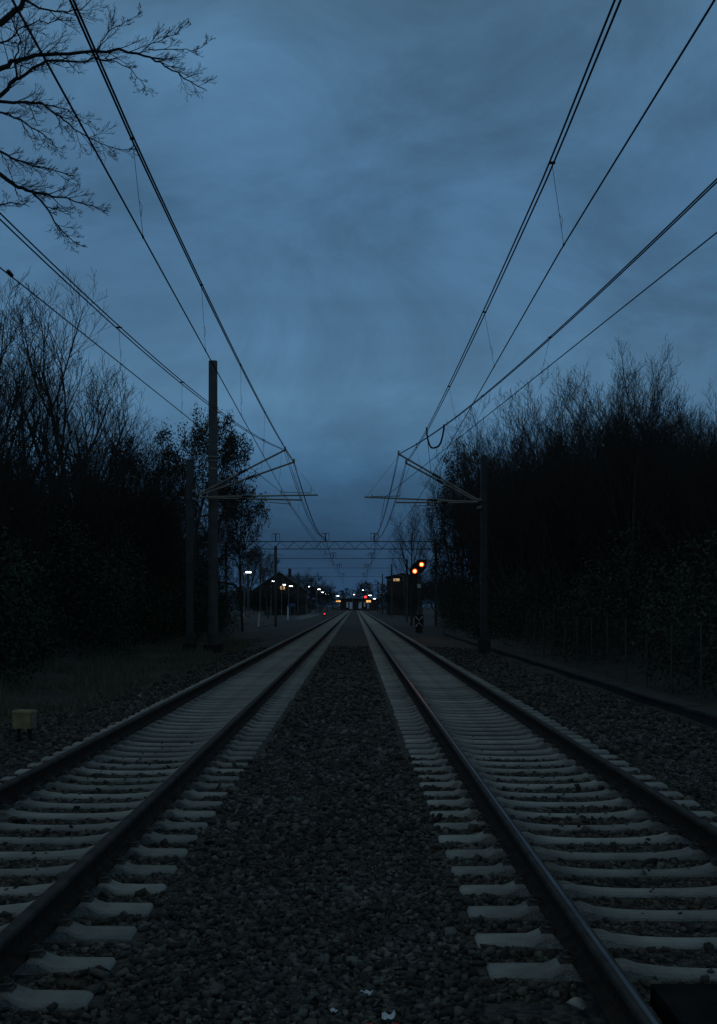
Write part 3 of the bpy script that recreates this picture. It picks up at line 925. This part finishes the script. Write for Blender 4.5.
o = MB(); o.tube([(0, 0, 0), (0, 0, 1.9)], .10, 8); o.build('post', M['white'], t)
o = MB(); o.tube([(0, 0, 1.9), (0, 0, 2.15)], .13, 8); o.build('cap', M['galv'], t)


# ------------------------------------------------------------------ houses
def house(x0, x1, y0, y1, eave, ridge, wall, label, cat, lit=(), dark=(), chim=None, gable_x=True):
    cx, cy = (x0 + x1) / 2, (y0 + y1) / 2
    t = thing('house', (cx, cy, GZ), label, cat)
    hx, hy = (x1 - x0) / 2, (y1 - y0) / 2
    o = MB()
    v = [(-hx, -hy, 0), (hx, -hy, 0), (hx, hy, 0), (-hx, hy, 0), (-hx, -hy, eave), (hx, -hy, eave), (hx, hy, eave), (-hx, hy, eave), (0, -hy, ridge), (0, hy, ridge)]
    o.add(v, [(0, 1, 5, 8, 4), (2, 3, 7, 9, 6), (1, 2, 6, 5), (3, 0, 4, 7)]); o.build('wall', wall, t)
    o = MB()
    e = .5
    sl_ = (ridge - eave) / hx
    for s in (-1, 1):
        a_ = (s * (hx + e), eave - e * sl_ + .02); b_2 = (0, ridge + .02)
        o.sweep([[(a_[0], yy, a_[1]), (b_2[0], yy, b_2[1]), (b_2[0], yy, b_2[1] + .18), (a_[0], yy, a_[1] + .18)] for yy in (-hy - .4, hy + .4)])
    rf = o.build('roof', M['roof'], t)
    if chim:
        o = MB(); o.box((chim, 0, ridge + .1), (.7, .7, 2.2)); o.build('chimney', M['brick'], rf)
    for (wx, wz, ww, wh, mt) in [(*q, M['e_warm']) for q in lit] + [(*q, M['glass']) for q in dark]:
        o = MB(); o.box((wx - cx, -hy - .02, wz), (ww + .2, .06, wh + .2)); f_ = o.build('window', M['brick'], t)
        o = MB(); o.box((wx - cx, -hy - .06, wz), (ww, .04, wh)); o.build('pane', mt, f_)
    return t


house(-24, -11.6, 300, 312, 5.6, P(0, 573, 300).z - GZ, M['render'], 'pale gabled house left of the tracks behind the row of platform lamps', 'house',
      lit=[(P(282.5, 588, 300).x, P(0, 588, 300).z - GZ, 1.1, .8)], dark=[(-21, 2.2, 1.2, 1.6), (-14, 2.2, 1.2, 1.6), (-14, 5.2, 1.0, 1.2)], chim=2.2)
house(7.4, 14, 288, 300, P(0, 577, 288).z - GZ, P(0, 574, 288).z - GZ, M['brick'], 'dark building right of the tracks with one lit window under its roof', 'building',
      lit=[(P(396.5, 579.6, 288).x, P(0, 579.8, 288).z - GZ, 1.35, .55)], dark=[(10.5, 3, 1.2, 1.6)])
hb = thing('station_hall', (0, 600, GZ), 'low far station hall with faint blue lit panes at the vanishing point', 'building')
o = MB(); o.box((2, 6, 2.6), (18, 12, 5.2)); o.build('wall', M['brick'], hb)
o = MB(); o.box((2, 6, 5.4), (19, 13, .4)); o.build('roof', M['roof'], hb)
for i, (wx, wz, ww, wh) in enumerate(((-3.6, 2.6, .9, 2.6), (-1.9, 2.2, 1.3, 3.2), (.2, 2.9, .8, 1.8), (2.4, 2.4, 1.5, 3.0), (4.6, 2.8, .9, 2.2), (6.2, 2.2, .8, 2.8))):
    o = MB(); o.box((wx, -.06, wz), (ww + .3, .1, wh + .3)); w_ = o.build('window', M['mast'], hb)
    o = MB(); o.box((wx, -.13, wz), (ww, .05, wh)); o.build('pane', M['e_blue'] if i != 2 else M['glass'], w_)


# ------------------------------------------------------------------ trees
def rot_about(d, ang, az):
    a = d.orthogonal().normalized(); b = d.cross(a)
    s = a * math.cos(az) + b * math.sin(az)
    return (d * math.cos(ang) + s * math.sin(ang)).normalized()


def grow(mb, r_, p, d, Ln, r, level, maxlev, cfg, tips=None, nseg=None):
    nseg = nseg or (7 if level == 0 else 5 if level < 3 else 3)
    pts = [p.copy()]; dirs = [d.copy()]
    up = cfg['up'][min(level, len(cfg['up']) - 1)]; wob = cfg['wob'][min(level, len(cfg['wob']) - 1)]
    for i in range(nseg):
        d = (d + Vector((r_.gauss(0, wob), r_.gauss(0, wob), r_.gauss(0, wob) + up))).normalized()
        p = p + d * (Ln / nseg)
        pts.append(p.copy()); dirs.append(d.copy())
    rend = r * (.30 if level < maxlev else .45)
    rad = [max(cfg['rmin'], r + (rend - r) * i / nseg) for i in range(nseg + 1)]
    dest = mb[0] if level <= cfg.get('trunk_lev', 0) else mb[1]
    dest.tube(pts, rad, 8 if level == 0 else 5 if level == 1 else 3, cap=False)
    if level >= maxlev:
        if tips is not None: tips.append(pts[-1])
        return
    n = cfg['n'][level]; t0 = cfg['t0'][level]
    for k in range(n):
        t = t0 + (1 - t0) * (k + r_.random() * .9) / n
        t = min(t, .99)
        i = int(t * nseg); fr = t * nseg - i
        q = pts[i].lerp(pts[i + 1], fr); dd = dirs[i + 1]
        ang = R(r_.uniform(*cfg['ang'][level]))
        nd = rot_about(dd, ang, k * 2.4 + r_.uniform(-.6, .6))
        rr = rad[i] + (rad[i + 1] - rad[i]) * fr
        grow(mb, r_, q, nd, Ln * r_.uniform(*cfg['len'][level]) * (1.15 - .55 * t), rr * r_.uniform(.5, .72), level + 1, maxlev, cfg, tips)


CFG_TALL = dict(up=[.03, .16, .13, .12, .10], wob=[.04, .06, .07, .08, .10], n=[13, 7, 5, 4], t0=[.28, .2, .15, .1], ang=[(26, 48), (20, 42), (20, 42), (20, 45)],
                len=[(.42, .62), (.42, .62), (.45, .68), (.5, .75)], rmin=.0055)
CFG_VASE = dict(up=[.08, .10, .12, .12, .10], wob=[.05, .06, .07, .08, .10], n=[9, 7, 5, 3], t0=[.18, .2, .15, .1], ang=[(14, 34), (16, 38), (18, 40), (20, 42)],
                len=[(.42, .68), (.4, .62), (.42, .65), (.45, .7)], rmin=.0055)
CFG_LEAFY = dict(up=[.02, .03, .0, -.01, 0], wob=[.08, .16, .2, .25, .25], n=[12, 7, 5, 3], t0=[.3, .25, .2, .15], ang=[(40, 75), (30, 60), (30, 60), (30, 60)],
                 len=[(.42, .6), (.42, .62), (.42, .6), (.4, .6)], rmin=.006)


def leaf_quads(centres, n_per, spread, size, r):
    c = np.repeat(np.array(centres), n_per, axis=0)
    n = len(c)
    c = c + r.normal(0, spread, (n, 3))
    a = r.normal(size=(n, 3)); a /= np.linalg.norm(a, axis=1)[:, None]
    b = np.cross(a, r.normal(size=(n, 3))); b /= np.linalg.norm(b, axis=1)[:, None] + 1e-9
    s = r.uniform(.6, 1.3, (n, 1)) * size
    v = np.stack([c - a * s, c - b * s * .55 + a * s * .1, c + a * s, c + b * s * .55], 1)
    f = np.arange(n * 4).reshape(-1, 4)
    return v.reshape(-1, 3), f


def tree_meshes(kind, seed):
    r_ = random.Random(seed)
    mb = (MB(), MB()); tips = []
    H = 10.0
    if kind == 'tall':
        grow(mb, r_, Vector((0, 0, 0)), Vector((r_.uniform(-.05, .05), r_.uniform(-.05, .05), 1)), H * .96, .15, 0, 4, CFG_TALL, tips, 10)
    elif kind == 'vase':
        ns = r_.randint(5, 7)
        for i in range(ns):
            az = 2 * math.pi * i / ns + r_.uniform(-.4, .4); le = r_.uniform(.10, .42)
            grow(mb, r_, Vector((math.cos(az) * .25, math.sin(az) * .25, 0)), Vector((math.cos(az) * le, math.sin(az) * le, 1)).normalized(), H * r_.uniform(.72, .98), .085, 0, 4,
                 CFG_VASE, tips, 8)
    else:
        grow(mb, r_, Vector((0, 0, 0)), Vector((0, 0, 1)), H * .82, .17, 0, 4, CFG_LEAFY, tips, 9)
    zmax = max(v[2] for v in mb[1].v)
    k = H / zmax
    for m in mb: m.v = [(a, b, c * k) for a, b, c in m.v]
    TOPS[(kind, seed)] = max(mb[1].v, key=lambda q: q[2])[:2]
    trunk = mb[0].mesh('trunk', M['bark']); crown = mb[1].mesh('crown', M['twig'])
    leaves = None
    if kind == 'leafy':
        T = [tuple(t * 1.0) for t in tips]
        T = [(x, y, z * k) for x, y, z in T]
        rs = np.random.default_rng(seed)
        v, f = leaf_quads(T, 9, .14, .062, rs)
        leaves = np_mesh('foliage', v, f, M['leaf'])
    return trunk, crown, leaves


TOPS = {}
VAR = {'tall': [tree_meshes('tall', s) for s in (3, 8, 21)], 'vase': [tree_meshes('vase', s) for s in (5, 12, 33)], 'leafy': [tree_meshes('leafy', s) for s in (4, 17)]}


def place(kind, var, px, top, X, label, group=None, wid=1.0, rz=None, name=None):
    """a tree standing at X whose top shows at (px, top)"""
    Y = X * F / (px - VX)
    zt = CH + (VY - top) * Y / F
    place_at(kind, var, X, Y, zt, label, group, wid, rz, name)


SEEDS = {'tall': (3, 8, 21), 'vase': (5, 12, 33), 'leafy': (4, 17)}


def place_at(kind, var, X, Y, zt, label, group=None, wid=1.0, rz=None, name=None):
    ox, oy = TOPS[(kind, SEEDS[kind][var % len(SEEDS[kind])])]
    if rz is None:      # the crown leans out towards the light over the tracks
        rz = (math.pi if X > 0 else 0) - math.atan2(oy, ox) + rng.uniform(-.6, .6)
    q = (zt - gz(X, Y) + .05) / 10 * wid
    X -= (ox * math.cos(rz) - oy * math.sin(rz)) * q * .85
    z0 = gz(X, Y) - .05
    t = thing(name or {'tall': 'bare_tree', 'vase': 'bare_thicket_tree', 'leafy': 'leafy_tree'}[kind], (X, Y, z0), label, 'tree', group, rz if rz is not None else rng.uniform(0, 6.28))
    s = (zt - z0) / 10.0
    for nm, me in zip(('trunk', 'crown', 'foliage'), VAR[kind][var % len(VAR[kind])]):
        if me:
            c = link(nm, me, t); c.scale = (s * wid, s * wid, s)


GR, GL = 'bare trees of the right thicket', 'bare trees of the left wood'
LR_, LL_ = 'bare many-stemmed tree among its like in the dark thicket right of the tracks', 'bare twiggy tree among its like in the dark wood left of the tracks'
# right edge, front row
place('vase', 1, 704, 405, 9.8, 'bare tree at the right edge, its crown cut by the picture edge', None, .9)
place('vase', 0, 728, 400, 10.4, LR_, GR, .85)
place('vase', 2, 672, 418, 10.2, LR_, GR, .85)
place('vase', 1, 645, 408, 9.8, LR_, GR, .85)
place('tall', 1, 619, 334, 9.6, 'tallest bare tree of the right thicket, its twigs spiking into the sky', None, .6)
place('vase', 0, 620, 368, 10.2, LR_, GR, .75)
place('tall', 0, 692, 404, 10.6, LR_, GR, .7)
place('vase', 2, 690, 384, 10.8, LR_, GR, .85)
place('vase', 0, 714, 378, 11.0, LR_, GR, .85)
place('vase', 1, 640, 374, 10.4, LR_, GR, .85)
place('vase', 2, 585, 362, 10.2, LR_, GR, .85)
place('vase', 1, 598, 358, 9.8, LR_, GR, .8)
place('vase', 2, 577, 372, 9.6, LR_, GR, .8)
place('vase', 0, 557, 366, 9.6, LR_, GR, .8)
place('vase', 1, 540, 376, 9.4, LR_, GR, .8)
place('vase', 2, 524, 384, 9.5, LR_, GR, .75)
place('vase', 0, 500, 392, 9.2, LR_, GR, .85)
place('vase', 1, 482, 400, 9.2, LR_, GR, .85)
place('vase', 2, 466, 414, 9.0, LR_, GR, .8)
place('vase', 0, 452, 434, 8.8, 'leftmost bare tree of the right thicket, beside the track edge', None, .55)
for px_, tp_, X_ in ((462, 440, 9.4), (476, 430, 9.6), (448, 462, 9.2), (494, 424, 9.8), (508, 416, 9.8)):
    place('leafy' if px_ == 462 else 'vase', px_, px_, tp_, X_, 'dense dark tree at the inner end of the right thicket behind the catenary mast', 'dense trees at the inner end of the right thicket', .8)
for i in range(16):      # second row
    Yq = 30 + i * 6.5 + rng.uniform(-2, 2); Xq = rng.uniform(12, 17)
    tgt = 1.67 + (VY - (440 + max(0, (560 - (VX + Xq * F / Yq)) * .45))) * Yq / F
    place_at('vase', i, Xq, Yq, min(14, tgt + rng.uniform(-1.0, .3)), LR_, GR, .95)
# left wood
place('tall', 0, 84, 258, -10.8, 'tall upright bare tree on the left, its twigs fanning out highest', None, .80, .6)
place('tall', 1, 44, 318, -10.2, LL_, GL, .8)
place('tall', 2, 6, 275, -10.4, 'tall bare tree at the left edge under the overhanging boughs', None, .8)
place('tall', 1, -22, 300, -10.2, LL_, GL, .8)
place('tall', 2, 96, 362, -11.5, LL_, GL, .85)
place('tall', 0, 126, 378, -11.5, LL_, GL, .85)
place('tall', 1, 148, 440, -10.5, LL_, GL, .85)
place('leafy', 0, 192, 402, -9.6, 'round-crowned tree keeping withered leaves, behind the tall round pole', None, .66, .3)
place('leafy', 1, 228, 414, -9.8, 'leafy tree right of the tall round pole, reaching towards the catenary arms', None, .52, 1.2)
place('leafy', 0, 226, 474, -9.6, 'low leafy tree at the foot of the tall round pole', None, .62, 2.0)
place('leafy', 1, 166, 430, -9.8, 'leafy tree with a low dark crown left of the tall round pole', None, .75)
place('leafy', 0, 130, 440, -9.6, 'dark leafy tree in front of the bare trees on the left', None, .8)
place('vase', 2, 222, 500, -9.5, LL_, GL, .6)
for q, (px_, tp_) in enumerate(((18, 420), (48, 432), (76, 430), (98, 436), (116, 442), (140, 448), (160, 455), (178, 462), (196, 470))):
    place('vase', q, px_, tp_, -9.8 - .25 * (q % 3), LL_, GL, .8)
for i in range(12):
    Yq = 30 + i * 7.5 + rng.uniform(-2, 2); Xq = -rng.uniform(13, 18)
    pxq = VX + Xq * F / Yq
    tgt = 1.67 + (VY - (455 if pxq < 60 else 480)) * Yq / F
    place_at('tall', i, Xq, Yq, min(14, tgt), LL_, GL, .9)
# trees farther along the line
place_at('tall', 2, P(416, 600, 130).x, 130, P(418, 502, 130).z, 'pale airy tree beyond the amber signal, sky showing through', None, .75, 2.2)
place_at('vase', 1, P(430, 600, 150).x, 150, P(428, 562, 150).z, 'low bush behind the mast of the amber signal', None, 1.3, name='bush')
place_at('leafy', 1, P(446, 600, 132).x, 132, P(440, 528, 132).z, 'bushy tree filling the gap right of the airy tree', None, .6)
place_at('tall', 1, P(270, 600, 175).x, 175, P(270, 548, 175).z, 'small bare tree beside the left gantry post', None, .9)
place_at('leafy', 1, P(255, 600, 185).x, 185, P(262, 545, 185).z, 'small tree at the far end of the left wood beside the siding', None, .95)
for i, (px, py, Y) in enumerate(((253, 588, 282), (262, 583, 284), (272, 586, 286), (280, 590, 288), (291, 592, 292), (301, 590, 290), (310, 594, 330), (318, 596, 380))):
    place_at('leafy' if i % 3 == 0 else 'vase', i, P(px, 600, Y).x, Y, P(px, py, Y).z, 'dark low bush in front of the gabled house', 'bushes in front of the gabled house', 2.0, name='bush')
for i, (px, py, Y) in enumerate(((388, 592, 262), (397, 588, 250), (406, 584, 240), (414, 578, 225), (424, 572, 210), (434, 560, 190), (380, 597, 330))):
    place_at('leafy' if i % 3 == 0 else 'vase', i + 1, P(px, 600, Y).x, Y, P(px, py, Y).z, 'dark bush beside the building with one lit window', 'bushes beside the building with one lit window', 1.5, name='bush')
for px, top, Y, lab in ((298, 574, 265, 'far mast rising above the gabled house roof'), (316, 580, 340, 'thin far mast left of the vanishing point'), (404, 577, 240, 'far mast right of the building with one lit window')):
    q = P(px, top, Y)
    t = thing('far_mast', (q.x, Y, GZ), lab, 'catenary mast')
    o = MB(); o.box((0, 0, (q.z - GZ) / 2), (.26, .26, q.z - GZ)); o.build('pole', M['mast'], t)
    sd2 = 1 if q.x < 0 else -1
    o = MB(); o.tube([(0, 0, 7.6), (sd2 * 3.0, 0, 8.1)], .05, 5); o.tube([(0, 0, 6.9), (sd2 * 3.2, 0, 6.9)], .045, 5); o.build('cantilever', M['tube'], t)
for i, (px, py, Y) in enumerate(((298, 572, 330), (308, 566, 345), (317, 573, 360), (325, 578, 400), (332, 584, 440), (288, 580, 345))):
    place_at('vase' if i % 2 else 'leafy', i, P(px, 600, Y).x, Y, P(px, py, Y).z, 'dark tree in the far row left of the vanishing point', 'far trees left of the vanishing point', 1.0, name='far_tree')
for i, (px, py, Y) in enumerate(((362, 580.5, 570), (384, 584, 420), (405, 572, 320), (416, 570, 260), (392, 583, 520))):
    place_at('leafy', i, P(px, 600, Y).x, Y, P(px, py, Y).z, 'dark round tree in the far row right of the vanishing point', 'far trees right of the vanishing point', 1.0, name='far_tree')

# near tree whose boughs hang in from the left
nt_ = thing('overhanging_tree', (-9.6, 20.5, gz(-9.6, 20.5) - .05), 'near bare tree whose boughs hang into the top left corner', 'tree')
org = Vector(nt_.location)
tr, cw = MB(), MB()
r_ = random.Random(41)
tr.tube([Vector((0, 0, 0)), Vector((.1, .1, 3)), Vector((.3, 0, 6)), Vector((.5, -.1, 8.6)), Vector((.6, .1, 11.5)), Vector((.9, .2, 14))], [.30, .26, .22, .17, .11, .05], 10, cap=False)
CFG_B = dict(up=[0, .05, .08, .08], wob=[.05, .06, .07, .09], n=[0, 5, 4, 3], t0=[0, .2, .2, .1], ang=[(30, 60), (20, 42), (22, 45), (25, 50)],
             len=[(.5, .6), (.38, .62), (.45, .7), (.5, .75)], rmin=.0026)
limbs = [
    ([(-215, 150, 20.5), (-100, 80, 20.2), (0, 22, 20), (25, 0, 19.8), (70, -45, 19.8)], .085, .03, 14, 1.4),
    ([(-212, 190, 20.5), (-60, 100, 20.6), (0, 68, 20.8), (18, 59, 20.8), (45, 56, 21), (95, 51, 21.2), (138, 54, 21.4), (160, 63, 21.5), (184, 78, 21.5), (207, 91, 21.6)], .06, .006, 34, 1.05),
    ([(-60, 130, 20.3), (0, 95, 20), (20, 77, 19.9), (48, 62, 19.8), (85, 62, 19.7), (118, 58, 19.6)], .045, .008, 18, .95),
    ([(17, 79, 19.9), (16, 60, 19.7), (20, 42, 19.5), (10, 16, 19.4)], .018, .008, 8, .8),
    ([(-60, 112, 20.4), (0, 104, 20.2), (22, 102, 20.1), (42, 104, 20), (60, 117, 20), (76, 130, 19.9), (100, 143, 19.9), (130, 152, 19.9)], .034, .005, 26, .85),
    ([(30, 102, 20.1), (60, 108, 20.6), (85, 122, 20.9), (96, 136, 21)], .014, .004, 10, .6),
    ([(-90, 120, 20.5), (0, 174, 20.6), (18, 187, 20.6), (35, 192, 20.6), (52, 196, 20.6), (75, 200, 20.7), (110, 212, 20.8)], .05, .005, 22, .85),
    ([(32, 191, 20.6), (50, 212, 20.5), (62, 231, 20.4), (84, 247, 20.4)], .022, .005, 14, .6),
    ([(-70, 130, 19.4), (0, 152, 19.4), (20, 161, 19.3), (45, 168, 19.2), (78, 176, 19.2)], .030, .005, 18, .8),
    ([(-60, 100, 21.4), (0, 112, 21.5), (25, 124, 21.6), (48, 136, 21.6), (58, 150, 21.6)], .026, .005, 14, .8),
    ([(97, 51, 21.2), (108, 32, 21.4), (125, 22, 21.5), (143, 15, 21.6)], .012, .004, 9, .6),
    ([(138, 54, 21.4), (152, 43, 21.2), (172, 36, 21.1), (190, 24, 21.0)], .012, .004, 12, .55),
    ([(148, 49, 21.3), (180, 50, 21.6), (198, 49, 21.7), (207, 40, 21.8)], .010, .004, 9, .5),
    ([(25, 0, 19.8), (55, 12, 19.7), (80, 8, 19.6), (100, -8, 19.5)], .02, .006, 10, .8),
    ([(-50, 60, 20.1), (0, 45, 20.0), (20, 30, 19.7), (40, 22, 19.5), (72, 18, 19.5)], .022, .005, 12, .8),
    ([(105, 58, 21.0), (128, 68, 21.0), (143, 84, 21.0), (148, 95, 21)], .010, .004, 9, .45),
    ([(-60, 210, 20.4), (0, 205, 20.3), (15, 203, 20.3), (30, 207, 20.3)], .02, .005, 7, .6),
]
for pts, r0, r1, nb, bl_ in limbs:
    w3 = [P(*q) - org for q in pts]
    # smooth the limb
    sm_p = []
    for i in range(len(w3) - 1):
        p0 = w3[max(0, i - 1)]; p1 = w3[i]; p2 = w3[i + 1]; p3 = w3[min(len(w3) - 1, i + 2)]
        for k in range(4):
            u = k / 4
            sm_p.append(.5 * ((2 * p1) + (p2 - p0) * u + (2 * p0 - 5 * p1 + 4 * p2 - p3) * u * u + (3 * p1 - p0 - 3 * p2 + p3) * u ** 3))
    sm_p.append(w3[-1])
    n_ = len(sm_p)
    for i in range(1, n_ - 1): sm_p[i] = sm_p[i] + Vector((r_.gauss(0, .012), r_.gauss(0, .02), r_.gauss(0, .012)))
    rad = [r0 + (r1 - r0) * (i / (n_ - 1)) ** .7 for i in range(n_)]
    cw.tube(sm_p, rad, 6 if r0 > .02 else 4, cap=False)
    for k in range(nb):
        t = .22 + .76 * (k + r_.random()) / nb
        i = min(int(t * (n_ - 1)), n_ - 2)
        d = (sm_p[i + 1] - sm_p[i]).normalized()
        nd = rot_about(d, R(r_.uniform(20, 48)), r_.uniform(0, 6.28))
        nd.y *= .7; nd.normalize()
        grow((cw, cw), r_, sm_p[i], nd, bl_ * r_.uniform(.30, .90) * (1.0 - .62 * t), max(.0045, min(.009, rad[i] * .55)), 1, 3, CFG_B)
tr.build('trunk', M['bark'], nt_); cw.build('crown', M['twig'], nt_)


# ------------------------------------------------------------------ undergrowth, distant wood, grass
def undergrowth(side, n_cl, per, seed, label):
    r = np.random.default_rng(seed)
    Y = 20 + (r.random(n_cl) ** 1.25) * (106 if side > 0 else 74)
    depth = r.random(n_cl) ** 1.3 * 8
    edge = 8.3 if side > 0 else 8.9
    X = side * (edge + depth + .7 * np.sin(Y * .37) + .5 * np.sin(Y * .91 + 2))
    hmax = ((3.1 if side > 0 else 3.7) + depth * .32 + 1.0 * np.sin(Y * .23 + seed) + .9 * np.sin(Y * .61 + 1)) * np.clip(.75 + depth * .12, 0, 1.2)
    Z = np.array([gz(x, y) for x, y in zip(X, Y)]) + r.random(n_cl) ** .8 * hmax
    v, f = leaf_quads(np.stack([X, Y, Z], -1), per, .22, .062, r)
    t = link('undergrowth', np_mesh('undergrowth', v, f, M['ivy']))
    tag(t, label, 'undergrowth', kind='stuff')


undergrowth(1, 13000, 16, 5, 'dark tangled evergreen undergrowth filling the right thicket')
undergrowth(-1, 17000, 16, 9, 'dark tangled undergrowth filling the left wood')

r = np.random.default_rng(77)
n = 2600
X = r.uniform(-150, 150, n); Y = r.uniform(640, 700, n)
Z = r.random(n) * (11.5 + 2.0 * np.sin(X * .05) + 1.5 * np.sin(X * .17))
v, f = leaf_quads(np.stack([X, Y, Z], -1), 8, .8, .55, r)
tag(link('distant_wood', np_mesh('distant_wood', v, f, M['ivy'])), 'far dark wood closing the view behind the station', 'wood', kind='stuff')

n = 42000
Y = 18 + r.random(n) ** 1.4 * 55
X = -(5.15 + r.random(n) ** .8 * 3.9)
pat = np.sin(X * 1.9 + Y * .4) + np.sin(Y * .8 - X * 1.1) + r.normal(0, .5, n)
k_ = pat > -.3
X, Y = X[k_], Y[k_]; n = len(X)
zz = np.array([gz(x, y) for x, y in zip(X, Y)])
hh = r.uniform(.08, .30, n) * (1 + .8 * np.clip(pat[k_] - .4, 0, 1)); dx = r.normal(0, .12, n); dy = r.normal(0, .12, n); an = r.uniform(0, math.pi, n); wd = r.uniform(.006, .013, n)
v = np.stack([np.stack([X - np.cos(an) * wd, Y - np.sin(an) * wd, zz], -1), np.stack([X + np.cos(an) * wd, Y + np.sin(an) * wd, zz], -1),
              np.stack([X + dx, Y + dy, zz + hh], -1)], 1)
tag(link('dry_grass', np_mesh('dry_grass', v.reshape(-1, 3), np.arange(n * 3).reshape(-1, 3), M['grass'])), 'dry pale grass on the verge left of the left track', 'grass', kind='stuff')
